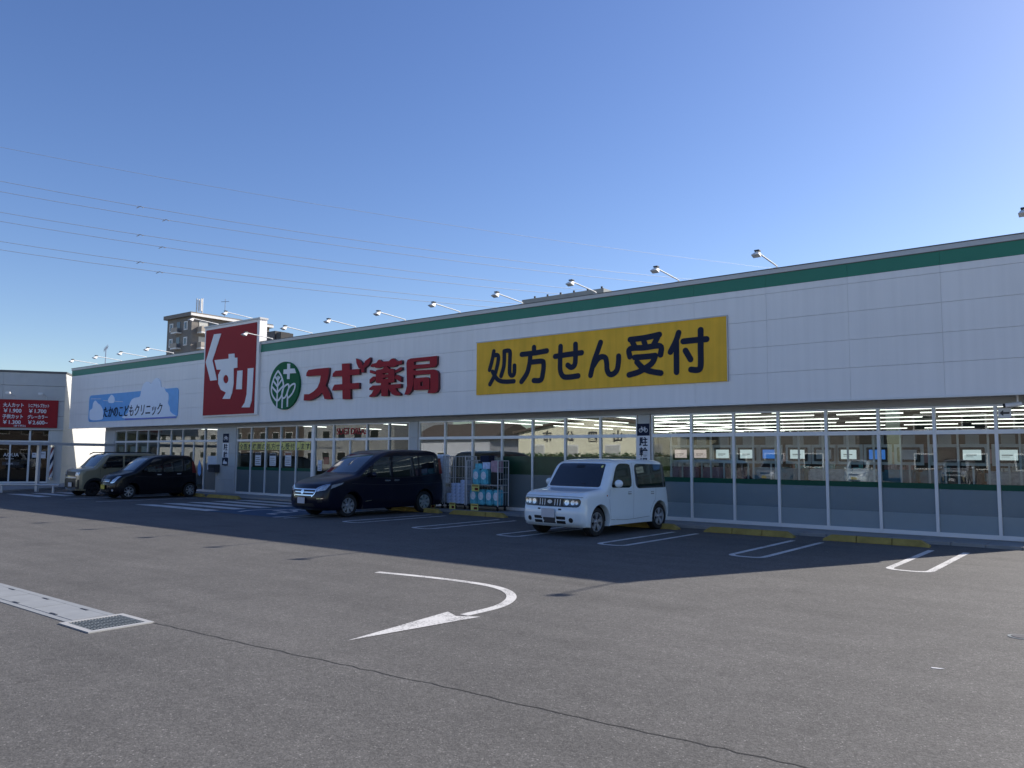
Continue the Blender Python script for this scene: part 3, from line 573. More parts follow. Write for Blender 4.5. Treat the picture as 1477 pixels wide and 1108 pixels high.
# windows: every bay is a window > pane, film
bays = []
mullR = [-10.36, -9.21, -8.06, -6.93, -5.80, -4.66, -3.53, -2.38, -1.60]
mullM = [-19.16, -17.96, -16.76, -15.55, -14.37, -13.18, -11.98, -10.80]
mullS = [-24.74, -23.64, -21.78, -20.64, -19.62]
mullL = [-29.96, -28.92, -27.90, -26.89, -25.88, -24.90]
mullC = [-40.77, -39.68, -38.56, -37.47, -36.49, -35.32, -34.30, -32.44, -31.42]
def bay(x0, x1, style, door=False):
    mb = MB(); h = 0.032; y0, y1 = YG-0.05, YG+0.05
    mb.box(x0, x0+h, y0, y1, 0.065, 2.845, bev=0.004); mb.box(x1-h, x1, y0, y1, 0.065, 2.845, bev=0.004)
    mb.box(x0+h, x1-h, y0+0.01, y1, 2.235, 2.325); mb.box(x0+h, x1-h, y0+0.01, y1, 2.805, 2.845)
    mb.box(x0+h, x1-h, y0-0.004, y1, 0.066, 0.155)
    if door:
        c = (x0+x1)/2; mb.box(c-0.03, c+0.03, y0+0.02, y1-0.01, 0.16, 2.23); mb.box(x0+h, x0+h+0.04, y0+0.02, y1-0.01, 0.16, 2.23); mb.box(x1-h-0.04, x1-h, y0+0.02, y1-0.01, 0.16, 2.23)
        mb.box(c-0.25, c+0.25, y0-0.03, y0+0.008, 2.25, 2.31)
    w = RS.mb(mb, 'sliding_door' if door else 'window', M['alu'])
    mb = MB(); mb.box(x0+h, x1-h, YG-0.004, YG+0.004, 0.156, 2.234); mb.box(x0+h, x1-h, YG-0.004, YG+0.004, 2.326, 2.804)
    RS.mb(mb, 'pane', M['glassm' if style == 'M' else 'glass'], w)
    yb = YG-0.008
    if style in ('R', 'L') and not door:
        RS.box('green_film', M['filmgreen'], (x0+h+.002, x1-h-.002, yb, yb+0.002, 1.065, 1.185), w)
    if style == 'R': RS.box('haze_veil', M['hazeveil'], (x0+h+.002, x1-h-.002, yb, yb+0.002, 0.532, 1.063), w)  # bluish reflection haze put into a half-clear sheet on the glass
    if style == 'R': RS.box('frosted_film', M['film'], (x0+h+.002, x1-h-.002, yb, yb+0.002, 0.157, 0.53), w)
    if style == 'L': RS.box('frosted_film', M['filmdark'], (x0+h+.002, x1-h-.002, yb, yb+0.002, 0.157, 1.06), w)
    if style == 'C' and not door: RS.box('frosted_film', M['filmdark'], (x0+h+.002, x1-h-.002, yb, yb+0.002, 0.157, 1.30), w)
    if style == 'M' and x0 > -16: 
        RS.box('green_film', M['filmdk'], (x0+h+.002, x1-h-.002, yb, yb+0.002, 1.15, 1.70), w)
        RS.box('frosted_film', M['filmdark'], (x0+h+.002, x1-h-.002, yb, yb+0.002, 0.157, 1.148), w)
    return w
for l, st in ((mullR, 'R'), (mullM, 'M'), (mullS, 'S'), (mullL, 'L'), (mullC, 'C')):
    for i, (a, b) in enumerate(zip(l[:-1], l[1:])):
        bay(a, b, st, door=(st == 'S' and i == 1) or (st == 'C' and i == 6))
mb = MB(); mb.box(-24.895, -24.745, YG-0.07, YG+0.06, 0.06, 2.848); RS.mb(mb, 'downpipe', M['alu'])
# ceiling lights inside
def tube_light(x0, x1, y, along='x', z=2.90):
    mb = MB()
    if along == 'x': mb.box(x0, x1, y-0.03, y+0.03, z, z+0.022)
    else: mb.box(x0-0.03, x0+0.03, y, x1, z, z+0.022)
    t = RS.mb(mb, 'ceiling_light', M['tube'])
    return t
for k, yy in enumerate((20.0, 21.7, 23.9, 26.4, 29.2, 32.4)):
    a = max(-24.0, -0.555*yy)
    gaps = [(-6.9, -6.3), (-4.7, -4.3)] if k % 3 else [(-7.7, -7.4)]
    segs = []; cur = a
    for g0, g1 in gaps: segs.append((cur, g0)); cur = g1
    segs.append((cur, -1.9))
    for s0, s1 in segs: tube_light(s0, s1, yy, z=2.84)
for k, x in enumerate((-18.2, -16.3, -14.4, -12.5)):
    for j in range(4): tube_light(x, 20.4+j*5.2+4.4, 20.4+j*5.2, 'y')
for x in (-23.0, -21.0):
    for j in range(2): tube_light(x, 21+j*3.2+1.2, 21+j*3.2, 'y')
for j in range(2): tube_light(-28, 21+j*3.2+1.2, 21+j*3.2, 'y'); tube_light(-36, 21+j*1.6+1.2, 21+j*1.6, 'y')
# ---- things standing inside the right-hand windows
def screen(x, z, m, label, w=0.47, h=0.33, y=None):
    y = y or YG+0.55
    t = empty('display_screen', (x, y, z), label=label, cat='display screen', group='framed screens and notices behind the right-hand windows')
    mb = MB(); mb.box(-w/2, w/2, 0, 0.05, -h/2, h/2, bev=0.01); mb.build('housing', M['black'], t)
    box('face', m, (-w/2+0.06, w/2-0.06, -0.004, -0.001, -h/2+0.055, h/2-0.055), t)
    mb = MB(); mb.box(-w/2-0.07, w/2+0.07, 0.052, 0.075, -h/2-0.07, h/2+0.07); mb.build('mount', M['steel'], t)
    mb = MB(); mb.box(-w*0.28, w*0.28, 0.08, 0.10, h/2, 2.24-z); mb.build('hanger', M['pier'], t)
    mb = MB(); mb.box(-0.02, 0.02, 0.08, 0.10, -z+0.07, -h/2); mb.build('stand', M['steel'], t)
    if m is M['screenw'] or m is M['screenr']:
        mb = MB()
        mb.box(-w*0.25, w*0.18, -0.007, -0.0045, -0.012, 0.006); mb.box(-w*0.25, w*0.05, -0.007, -0.0045, -0.045, -0.037)
        mb.build('print', M['redlamp'] if m is M['screenr'] else M['darkgrey'], t)
    return t
sc = [(982, 'screenr', 'pink-faced framed screen nearest the bicycle-parking pillar, behind glass'), (1010, 'screenr', 'second pink-faced framed screen, just right of the first mullion'),
      (1042, 'screenw', 'white framed notice left of the second mullion, with a dark line across'), (1077, 'screenw', 'white framed notice just right of the second mullion'),
      (1110, 'screenb', 'bright blue framed screen in the third bay, left of its mullion'), (1150, 'screenw', 'white framed notice in the middle of the fourth bay'),
      (1224, 'screenw', 'white framed notice in the fifth bay with a short line of text'), (1265, 'screenb', 'bright blue framed screen half behind the mullion of the fifth bay'),
      (1402, 'screenw', 'white framed notice with a slanting stroke in the seventh bay'), (1454, 'screenw', 'white framed notice at the right edge of the photo')]
def glassX(px, Y):
    d = _R @ Vector((px-738.5, -(652-554.0), -1146.0)); return d.x*Y/d.y
for px, mk, lb in sc: screen(glassX(px, YG+0.55), 1.80+0.0*px, M[mk], lb)
screen(glassX(1188, YG+0.55), 1.80, M['paper'], 'dull unlit framed notice in the fourth bay beside its mullion')
screen(glassX(1310, YG+0.55), 1.80, M['paper'], 'dull unlit framed notice in the sixth bay, second from its left mullion')
screen(glassX(1362, YG+0.55), 1.80, M['darkwin'], 'dark unlit framed screen in the left of the seventh bay')
for i in range(15):
    x = -10.0+i*0.57
    if x < -1.8:
        p = box('inner_post', M['alu'], (-0.02, 0.02, -0.02, 0.02, 0.0, 2.3)); p.location = (x, YG+0.38, 0.07)
        tag(p, 'slim grey metal post standing inside the right-hand shop windows', 'post', 'slim posts behind the right-hand windows')
cnt = [(-10.2, -9.4, 'packp'), (-9.3, -8.75, 'packp'), (-8.7, -8.0, 'plumbox'), (-7.9, -7.3, 'tealbox'), (-7.2, -6.6, 'tealbox'), (-6.5, -5.6, 'packg'), (-5.5, -4.9, 'packg'), (-4.8, -4.1, 'tealbox'), (-4.0, -3.5, 'tealbox'), (-3.4, -2.8, 'darkgrey'), (-2.7, -1.9, 'packg')]
cl = ['pale pink', 'second pale pink', 'plum red', 'dark teal', 'second dark teal', 'grey', 'second grey', 'sea-blue', 'second sea-blue', 'charcoal', 'light grey at the right edge']
for (a, b, mk), cc in zip(cnt, cl):
    s = empty('shop_counter', ((a+b)/2, YG+0.75, 0.07), label=cc+' padded bench unit standing behind the right-hand shop windows', cat='bench unit', group='bench units behind the right-hand windows')
    w = (b-a)/2
    mb = MB(); mb.box(-w, w, 0, 0.5, 0.0, 1.05); mb.build('base', M['benchbase'], s)
    mb = MB(); mb.box(-w, w, -0.02, 0.5, 1.055, 1.38, bev=0.05); mb.build('top', M[mk], s, smooth=True)
    mb = MB(); rq = random.Random(cc); xx = -w+0.03
    while xx < w-0.08:
        ww = rq.uniform(0.04, 0.16)
        if rq.random() < 0.6: mb.box(xx, min(xx+ww, w), 0.1, 0.3, 1.385, 1.385+rq.uniform(0.03, 0.16))
        xx += ww+0.02
    if len(mb.bm.verts): mb.build('small_goods', M[rq.choice(['packw', 'packp', 'woodshelf', 'packt'])], s)
    mb = MB(); mb.box(-w, w, -0.045, -0.022, 0.98, 1.02); mb.build('edge_strip', M['offwhite'], s)
for j, y in enumerate((23.0, 26.0, 29.5)):
    s = empty('store_shelf', (-6.0, y, 0.07), label=['nearest', 'middle', 'farthest'][j]+' long dark goods shelf inside the right-hand part of the store', cat='shelf', group='goods shelves inside the store')
    mb = MB(); mb.box(-4.3, 4.2, 0, 0.5, 0.0, 0.12); mb.box(-4.3, 4.2, 0.24, 0.27, 0.12, 2.05)
    for zz in (0.6, 1.05, 1.5, 1.95): mb.box(-4.3, 4.2, 0.0, 0.235, zz, zz+0.03)
    mb.build('rack', M['woodshelf'], s)
    rr = random.Random(j)
    for zz in (0.13, 0.635, 1.085, 1.535):
        mb = MB(); x = -4.2
        while x < 4.0:
            w = rr.uniform(0.12, 0.45); mb.box(x, x+w-0.02, 0.02, 0.2, zz, zz+rr.uniform(0.18, 0.36)); x += w
        mb.build('goods', M[['packp', 'brown', 'packg', 'tealbox'][int(zz*3) % 4]], s)
for j, x in enumerate((-18.0, -15.5, -13.0)):
    s = empty('store_shelf', (x, 21.5, 0.07), label=['left', 'middle', 'right'][j]+' of three goods shelves running back from the windows behind the roll cages', cat='shelf', group='goods shelves inside the store')
    mb = MB(); mb.box(-0.45, 0.45, 0, 9, 0.0, 0.12); mb.box(-0.02, 0.02, 0, 9, 0.12, 1.7)
    for zz in (0.5, 0.9, 1.3): mb.box(-0.42, -0.022, 0, 9, zz, zz+0.03); mb.box(0.022, 0.42, 0, 9, zz, zz+0.03)
    mb.build('rack', M['woodshelf'], s)
    mb = MB(); rr = random.Random(j+9); y = 0.1
    while y < 8.7:
        w = rr.uniform(0.15, 0.5)
        for sgn in (-1, 1):
            for zz in (0.13, 0.535, 0.935, 1.335):
                h = rr.uniform(0.15, 0.32); a, b = (0.05, 0.38) if sgn > 0 else (-0.38, -0.05); mb.box(a, b, y, y+w-0.02, zz, zz+h)
        y += w
    mb.build('goods', M['packg'], s)
# ------------------------------------------------------------------ signs on the fascia
FR = lambda ox, oz: (Vector((0, YF, 0)), Vector((1, 0, 0)), Vector((0, 0, 1)), Vector((0, -1, 0)))
F0 = (Vector((0, YF, 0)), Vector((1, 0, 0)), Vector((0, 0, 1)), Vector((0, -1, 0)))
AF = lambda a, b, d: (a, YF-d, b)
# red tower sign
t = empty('pharmacy_tower_sign', (-29.63, YF, 3.3), label='tall red sign cabinet with white Japanese letters, rising above the roof edge', cat='sign'); RT = Rel(t)
mb = MB(); mb.box(SX0, SX1, YF-0.10, YF+0.24, 5.9, 7.13); mb.box(SX0, SX1, YF-0.10, YF-0.012, 3.28, 5.898); RT.mb(mb, 'cabinet', M['white_panel'])
RT.box('cabinet_cap', M['cap'], (SX0-0.04, SX1+0.04, YF-0.13, YF+0.27, 7.132, 7.20))
RT.box('face', M['red'], (-31.53, -27.785, YF-0.125, YF-0.102, 3.34, 7.015))
for ch, nm in zip(KUSURI, 'abc'):
    o = None
    for i, sh in enumerate(ch):
        o = RT(shape_obj('letter', sh, M['signwhite'], t, F0, 0.1265+0.001*i, 0.02))
# logo disc
t = empty('logo_disc_sign', (-25.88, YF, 3.43), label='round green emblem with a white cross and white leaves, left of the red lettering', cat='sign'); RT = Rel(t)
mb = MB(); mb.prism([(-25.883+0.955*math.cos(k*math.pi/32), 4.355+0.925*math.sin(k*math.pi/32)) for k in range(64)], AF, 0.09, 0.0); RT.mb(mb, 'disc', M['logogreen'], smooth=True)
RT(shape_obj('cross', [CROSS], M['signwhite'], t, F0, 0.091, 0.012))
for i, l in enumerate(LOGO_LINES):
    mb = MB(); ribbon(mb, l, 0.038 if i not in (5, 7) else 0.034, AF, 0.098+0.0012*i, 0.088, smooth=i in (0, 5, 7), caps=False); RT.mb(mb, 'leaf_line', M['signwhite'])
# red channel letters
t = empty('store_name_lettering', (-21.8, YF, 3.6), label='large raised red Japanese store name with a two-leaf sprout, between emblem and yellow sign', cat='sign'); RT = Rel(t)
for ci, ch in enumerate(SUGI):
    root = None
    for i, sh in enumerate(ch):
        o = RT(shape_obj('letter' if root is None else 'stroke', sh, M['redletter'], root or t, F0, 0.0 if i == 0 else 0.0, 0.10+0.0025*i, M['redside']))
        if root is None: root = o
# yellow sign
yx0, yx1, yz0, yz1 = -16.09, -7.93, 3.578, 5.19
t = empty('prescription_sign', ((yx0+yx1)/2, YF, yz0), label='wide yellow sign with dark navy rounded Japanese characters', cat='sign'); RT = Rel(t)
RT.box('board', M['yellow'], (yx0, yx1, YF-0.045, YF-0.003, yz0, yz1))
mb = MB(); mb.box(yx0-0.02, yx1+0.02, YF-0.06, YF-0.003, yz1+0.001, yz1+0.03); mb.box(yx1+0.001, yx1+0.022, YF-0.055, YF-0.003, yz0, yz1); RT.mb(mb, 'trim', M['cap'])
ends = [5, 9, 12, 14, 22, 27]; st = 0
for ci, e in enumerate(ends):
    mb = MB()
    for i in range(st, e): ribbon(mb, YELLOW_STROKES[i], 0.078 if ci else 0.068, AF, 0.052+0.0013*(i-st), 0.044)
    RT.mb(mb, 'letter', M['navy']); st = e
# children's clinic sign
t = empty('clinic_sign', (-38.2, YF, 3.3), label='sky-blue clinic sign with white clouds and dark kana, left end of the fascia', cat='sign'); RT = Rel(t)
def rrect(x0, x1, z0, z1, r, n=6):
    out = []
    for cx, cz, a0 in ((x1-r, z1-r, 0), (x0+r, z1-r, 90), (x0+r, z0+r, 180), (x1-r, z0+r, 270)):
        for k in range(n+1):
            a = math.radians(a0+90*k/n); out.append((cx+r*math.cos(a), cz+r*math.sin(a)))
    return out
mb = MB(); mb.prism(rrect(-42.58, -33.78, 3.30, 4.66, 0.2), AF, 0.03, 0.003); RT.mb(mb, 'board', M['blue'])
mb = MB(); mb.prism([tuple(v) for v in smooth_poly(CLINIC_CLOUD, 3, True)], AF, 0.045, 0.004); RT.mb(mb, 'cloud', M['cloudwhite'])
mb = MB(); ribbon(mb, CLINIC_LINES[0], 0.045, AF, 0.036, 0.029, smooth=False); RT.mb(mb, 'cloud_base_line', M['violet'])  # violet line printed under the cloud
for l in CLINIC_THIN:
    mb = MB(); ribbon(mb, l, 0.012, AF, 0.034, 0.029, smooth=False); RT.mb(mb, 'white_line', M['signwhite'])
for i, l in enumerate(CLINIC_DROPS):
    mb = MB(); mb.prism([tuple(v) for v in smooth_poly(l, 4, True)], AF, 0.04, 0.004); o = RT.mb(mb, 'drop', M['cloudwhite'])
RT(text_obj('lettering', 'たかのこどもクリニック', 0.60, -40.95, 3.53, M['navy'], t, F0, 0.046, 0.006, sx=0.89, off=0.006, shear=0.12))
# bicycle parking signs
def bike(mb, cx, cz, s, amap):
    for dx in (-0.48, 0.48):
        pts = [(cx+s*(dx+0.30*math.cos(k*math.pi/8)), cz+s*(-0.12+0.30*math.sin(k*math.pi/8))) for k in range(17)]
        ribbon(mb, pts, s*0.045, amap, 0.034+0.001*dx, 0.03, smooth=False, caps=False)
    for i, (a, b) in enumerate([((-0.48, -0.12), (-0.25, 0.4)), ((-0.3, 0.25), (0.3, 0.25)), ((0.3, 0.25), (0.0, -0.12)), ((0.0, -0.12), (0.48, -0.12)), ((0.25, 0.38), (0.48, -0.12)), ((-0.3, 0.25), (0.0, -0.12)), ((-0.4, 0.42), (-0.2, 0.45)), ((0.15, 0.4), (0.4, 0.4))]):
        ribbon(mb, [(cx+s*a[0], cz+s*a[1]), (cx+s*b[0], cz+s*b[1])], s*0.04, amap, 0.0355+0.0011*i, 0.03, smooth=False, caps=False)
YP = YG-0.06
FP = (Vector((0, YP, 0)), Vector((1, 0, 0)), Vector((0, 0, 1)), Vector((0, -1, 0)))
AP = lambda a, b, d: (a, YP-d, b)
def bike_sign(x0, x1, z0, z1, label, arrow):
    t = empty('bicycle_parking_sign', ((x0+x1)/2, YP, z0), label=label, cat='sign', group='bicycle parking signs on the pillars'); RT = Rel(t)
    w = x1-x0; zs = z1-w*0.85
    RT.box('board', M['signwhite'], (x0, x1, YP-0.028, YP-0.001, z0, z1))
    RT.box('blue_header', M['navy'], (x0+0.004, x1-0.004, YP-0.031, YP-0.0285, zs, z1-0.004))
    mb = MB(); bike(mb, (x0+x1)/2, (zs+z1)/2, w*0.42, AP); RT.mb(mb, 'bicycle_symbol', M['signwhite'])
    zz = zs; h = w*0.66
    for ch in '駐輪場': zz -= h*1.08; RT(text_obj('character', ch, h, (x0+x1)/2, zz+h*0.08, M['navy'], t, FP, 0.029, 0.004, align='CENTER', off=0.006))
    if arrow:
        RT.box('blue_footer', M['navy'], (x0+0.004, x1-0.004, YP-0.031, YP-0.0285, z0+0.004, z0+w*0.72))
        mb = MB(); cx = (x0+x1)/2; mb.prism([(cx-w*0.33, z0+w*0.14), (cx-w*0.33, z0+w*0.30), (cx-w*0.1, z0+w*0.58), (cx-w*0.02, z0+w*0.36), (cx+w*0.1, z0+w*0.4), (cx+w*0.33, z0+w*0.3), (cx+w*0.33, z0+w*0.14)], AP, 0.035, 0.0315); RT.mb(mb, 'white_symbol', M['signwhite'])
bike_sign(-10.775, -10.385, 1.30, 2.61, 'blue and white bicycle parking sign on the pillar behind the white boxy car', False)
bike_sign(-30.93, -30.47, 1.22, 2.58, 'blue and white bicycle parking sign on the wide grey pillar above the letter box', True)
# store name above the door, window lettering, posters
YW = YG-0.012
FW = (Vector((0, YW, 0)), Vector((1, 0, 0)), Vector((0, 0, 1)), Vector((0, -1, 0)))
t = empty('window_lettering', (-22.7, YW, 2.4), label='red English store name stuck on the glass above the sliding door', cat='lettering'); RT = Rel(t)
RT(text_obj('letters', 'SUGI DRUG', 0.33, -23.50, 2.46, M['signred'], t, FW, 0.0, 0.003, sx=0.98, off=0.004))
t = empty('prescription_window_banner', (-27.4, YG, 1.9), label='row of yellow squares with dark characters across the upper glass left of the entrance', cat='window banner'); RT = Rel(t)
s = '全医療機関の処方せん受付します'; xx = -29.80; stp = 4.78/len(s)
for ch in s:
    RT.box('yellow_square', M['yellowcard'], (xx+0.01, xx+stp-0.012, YW-0.004, YW-0.001, 1.88, 2.19))
    RT(text_obj('character', ch, 0.27, xx+stp/2, 1.92, M['navy'], t, FW, 0.0045, 0.002, align='CENTER', off=0.004)); xx += stp
def poster(x0, x1, z0, z1, label, m=M['paper'], head=None, lines=4, group='paper notices on the shop windows'):
    t = empty('poster', ((x0+x1)/2, YW, z0), label=label, cat='poster', group=group); RT = Rel(t)
    RT.box('sheet', m, (x0, x1, YW-0.003, YW-0.001, z0, z1))
    if head: RT.box('heading', head, (x0+0.01, x1-0.01, YW-0.006, YW-0.0035, z1-(z1-z0)*0.2, z1-0.01))
    if lines:
        mb = MB()
        for k in range(lines):
            z = z0+(z1-z0)*(0.12+0.62*k/lines); mb.box(x0+0.04, x1-0.04-0.05*(k % 2), YW-0.006, YW-0.0035, z, z+(z1-z0)*0.04)
        RT.mb(mb, 'print', M['darkgrey'])
poster(-28.62, -28.22, 1.25, 1.78, 'leftmost of three tall paper notices under the yellow banner', head=M['darkgrey'])
poster(-27.62, -27.20, 1.25, 1.75, 'middle of three tall paper notices under the yellow banner', head=M['darkgrey'])
poster(-26.60, -26.20, 1.25, 1.78, 'rightmost paper notice under the yellow banner, with a red heading', head=M['redlamp'])
poster(-32.2, -31.5, 1.02, 1.62, 'plain pale sheet on the glass left of the letter box', lines=0)
poster(-24.55, -24.3, 1.1, 1.5, 'small white notice on the narrow window right of the downpipe', lines=3)
poster(-24.2, -23.9, 1.35, 1.62, 'small red notice on the glass beside the sliding door', m=M['redlamp'], lines=0)
for k, (a, b) in enumerate([(-41.35, -40.95), (-40.45, -40.0), (-39.3, -38.7), (-38.2, -37.65)]):
    p = box('roller_blind', M['curtain'], (a, b, YG+0.03, YG+0.05, 1.5, 2.05)); tag(p, ['leftmost', 'second', 'third', 'rightmost'][k]+' of the four cream blinds in the clinic windows, counted from the left', 'blind', 'cream blinds in the clinic windows')
t = empty('teardrop_sticker', (-32.75, YW, 1.0), label='light blue drop-shaped sticker low on the clinic door glass', cat='sticker'); RT = Rel(t)
mb = MB(); mb.prism([(-32.95, 0.85), (-32.97, 1.15), (-32.85, 1.45), (-32.7, 1.15), (-32.68, 0.85), (-32.8, 0.72)], lambda a, b, d: (a, YW-d, b), 0.003, 0.001); RT.mb(mb, 'shape', M['blue'])
t = empty('letter_box', (-31.05, YG-0.06, 0.93), label='dark grey letter box fixed to the wide pillar below the bicycle sign', cat='letter box'); RT = Rel(t)
RT.box('body', M['darkgrey'], (-31.62, -31.12, YG-0.32, YG-0.062, 0.93, 1.26), bev=0.015); RT.box('flap', M['steeldark'], (-31.60, -31.14, YG-0.335, YG-0.321, 1.12, 1.24))
# security camera under the soffit + green exit notice
t = empty('security_camera', (-2.0, YF+0.3, ZB), label='white bullet security camera under the soffit at the right edge', cat='camera')
mb = MB(); mb.tube([(0.12, 0, -0.16), (-0.16, -0.05, -0.19)], 0.045, 12); mb.build('body', M['signwhite'], t, smooth=True)
mb = MB(); mb.tube([(-0.162, -0.05, -0.19), (-0.20, -0.057, -0.194)], 0.04, 12); mb.build('lens', M['black'], t, smooth=True)
mb = MB(); mb.tube([(0.05, 0, 0.02), (0.05, 0, -0.13)], 0.02, 8); mb.build('bracket', M['signwhite'], t)
t = empty('arrow_notice', (-2.26, YW, 2.6), label='small white square notice with a dark arrow pointing left, high in the right-hand window', cat='notice'); RT = Rel(t)
RT.box('sheet', M['signwhite'], (-2.335, -2.10, YW-0.004, YW-0.001, 2.56, 2.76))
mb = MB(); mb.prism([(-2.31, 2.66), (-2.24, 2.72), (-2.24, 2.68), (-2.13, 2.68), (-2.13, 2.64), (-2.24, 2.64), (-2.24, 2.60)], lambda a, b, d: (a, YW-d, b), 0.007, 0.0045); RT.mb(mb, 'arrow', M['darkgrey'])
# ------------------------------------------------------------------ sign floodlights on the parapet
def floodlight(x, z=6.228, y=YF+0.1, reach=1.25):
    t = empty('sign_floodlight', (x, y, z), cat='floodlight', group='sign floodlights on arms along the roof edge')
    mb = MB(); mb.tube([(0, 0.02, -0.0), (0, 0.0, 0.07), (0, -reach, 0.16)], 0.019, 8); mb.build('arm', M['offwhite'], t, smooth=True)
    mb = MB(); bm = mb.bm
    a = [(-0.065, -reach+0.0, 0.155), (0.065, -reach+0.0, 0.155), (0.065, -reach+0.09, 0.14), (-0.065, -reach+0.09, 0.14)]
    b = [(-0.095, -reach-0.14, 0.07), (0.095, -reach-0.14, 0.07), (0.095, -reach+0.02, 0.02), (-0.095, -reach+0.02, 0.02)]
    va = [bm.verts.new(p) for p in a]; vb = [bm.verts.new(p) for p in b]
    bm.faces.new(va); bm.faces.new(vb[::-1])
    for k in range(4): bm.faces.new((va[k], vb[k], vb[(k+1) % 4], va[(k+1) % 4]))
    bmesh.ops.bevel(bm, geom=list(bm.edges), offset=0.01, segments=2, affect='EDGES')
    mb.build('head', M['offwhite'], t)
    mb = MB(); mb.box(-0.06, 0.06, -reach-0.02, -reach+0.10, 0.172, 0.205, bev=0.006); mb.build('ballast', M['darkgrey'], t)
    mb = MB(); mb.box(-0.06, 0.06, -0.05, 0.12, -0.0, 0.03); mb.build('bracket', M['steel'], t)
    return t
proto = floodlight(-6.70)
ROOFX = [-1.54, -6.70, -9.28, -11.82, -14.42, -16.95, -19.45, -22.0, -24.5, -27.0, -34.6, -37.1, -39.6, -42.2]
labs = ['floodlight at the far right end of the roof edge, cut by the photo edge', 'floodlight above the bare white wall right of the yellow sign', 'floodlight above the right end of the yellow sign', 'floodlight above the middle of the yellow sign',
        'floodlight above the left end of the yellow sign', 'floodlight above the gap between red lettering and yellow sign', 'floodlight above the last red character', 'floodlight above the third red character', 'floodlight above the first red characters',
        'floodlight whose arm reaches across the face of the red tower sign', 'floodlight just left of the red tower sign, before the apartment block', 'second floodlight left of the red tower sign, above the clinic sign cloud', 'floodlight above the left half of the clinic sign', 'leftmost floodlight, by the corner of the roof next to the neighbouring shop']
for i, (x, lb) in enumerate(zip(ROOFX, labs)):
    o = proto if i == 1 else copy_tree(proto)
    o.location.x = x; o['label'] = lb
for x, lb in ((-28.45, 'right-hand of the two floodlights on top of the red tower sign'), (-30.95, 'left-hand of the two floodlights on top of the red tower sign')):
    o = copy_tree(proto); o.location = (x, YF+0.1, 7.2); o['label'] = lb; o['group'] = 'floodlights on top of the red tower sign'
# things on the roof
t = empty('roof_duct', (-16.5, 24, 5.5), label='long low grey duct with bolts lying on the roof above the yellow sign', cat='roof duct')
box('casing', M['duct'], (-2.1, 1.6, 0, 0.8, 0.02, 2.23), t)
mb = MB()
for k in range(6): mb.box(-1.5+k*0.6, -1.44+k*0.6, -0.03, 0.02, 2.231, 2.30)
mb.build('bolts', M['steeldark'], t)
t = empty('rooftop_unit', (-37.45, 25.9, 5.5), label='dark boxy rooftop unit on legs, just right of the red tower sign', cat='rooftop unit')
box('body', M['darkgrey'], (-0.85, 0.25, -0.1, 0.9, 1.6, 3.0), t, 0.02)
mb = MB(); mb.box(0.28, 0.7, -0.05, 0.8, 1.7, 2.9, bev=0.02); mb.build('fan_casing', M['steeldark'], t)
mb = MB()
for a in (-0.8, 0.6):
    for b in (0, 0.7): mb.box(a, a+0.08, b, b+0.08, 0, 1.6)
mb.build('legs', M['steel'], t)
def antenna(name, loc, h, label, s=1.0, parent=None):
    t = empty(name, loc, label=label, cat='antenna') if parent is None else parent
    mb = MB(); mb.tube([(0, 0, 0), (0, 0, h)], 0.025*s, 6); mb.build('mast', M['wire'], t)
    mb = MB(); mb.tube([(-0.9*s, 0.3*s, h-0.1), (0.9*s, -0.3*s, h-0.1)], 0.018*s, 5)
    for k in range(0, 9, 2): mb.tube([(-0.85*s+k*0.2*s, 0.28*s-k*0.067*s, h-0.1-0.12*s), (-0.85*s+k*0.2*s, 0.28*s-k*0.067*s, h-0.1+0.12*s)], 0.012*s, 4)
    mb.build('elements', M['wire'], t); return t
antenna('television_antenna', (-44.45, 20.05, 5.5), 2.05, 'thin television antenna on a mast behind the left end of the store roof')
# ------------------------------------------------------------------ neighbouring barber shop
NB = Vector((-45.10, 18.33, 0)); NA = math.radians(56.4)
nb = empty('barber_shop_building', NB, NA, label='grey panelled shop at the left edge with dark glass and sunlit side wall', cat='shop building')
# local: x along the front (0 = right corner, negative to the left), y into the building
def nbox(name, m, dims, parent=None, bev=0.0): return MB().box(*dims, bev=bev).build(name, m, parent or nb)
mb = MB()
for a, b in ((-12, -9.1), (-9.09, -6.1), (-6.09, -2.905), (-2.895, -0.0)):
    for z0, z1 in ((2.98, 3.64), (3.65, 4.44), (4.45, 5.24), (5.25, 5.93)): mb.box(a, b, 0, 0.2, z0, z1-0.008)
mb.build('cladding', M['pier'], nb)
nbox('coping', M['capdark'], (-12, 0.04, -0.04, 0.25, 5.935, 6.03))
mb = MB()
z = 0.08
for z1 in (1.0, 2.0, 3.0, 4.0, 5.0, 5.93): mb.box(-0.2, 0, 0.205, 16, z, z1-0.006); z = z1
mb.build('side_wall', M['beige_panel'], nb)
nbox('side_coping', M['capdark'], (-0.24, 0.04, 0.26, 16, 5.935, 6.03))
nbox('fascia_edge', M['cap'], (-12, 0.03, -0.05, 0.19, 2.90, 2.975))
nbox('wall_pier', M['beige_panel'], (-0.62, 0.0, 0.02, 0.20, 0.08, 2.895))
nbox('roof', M['cap'], (-12, -0.21, 0.21, 15.9, 5.4, 5.5))
nbox('back_room', M['darkgrey'], (-12, -0.21, 3.0, 3.1, 0.08, 5.3))
nbox('inner_floor', M['floor'], (-12, -0.21, 0.25, 3.0, 0.05, 0.085))
nbox('inner_ceiling', M['darkgrey'], (-12, -0.21, 0.25, 3.0, 2.9, 3.0))
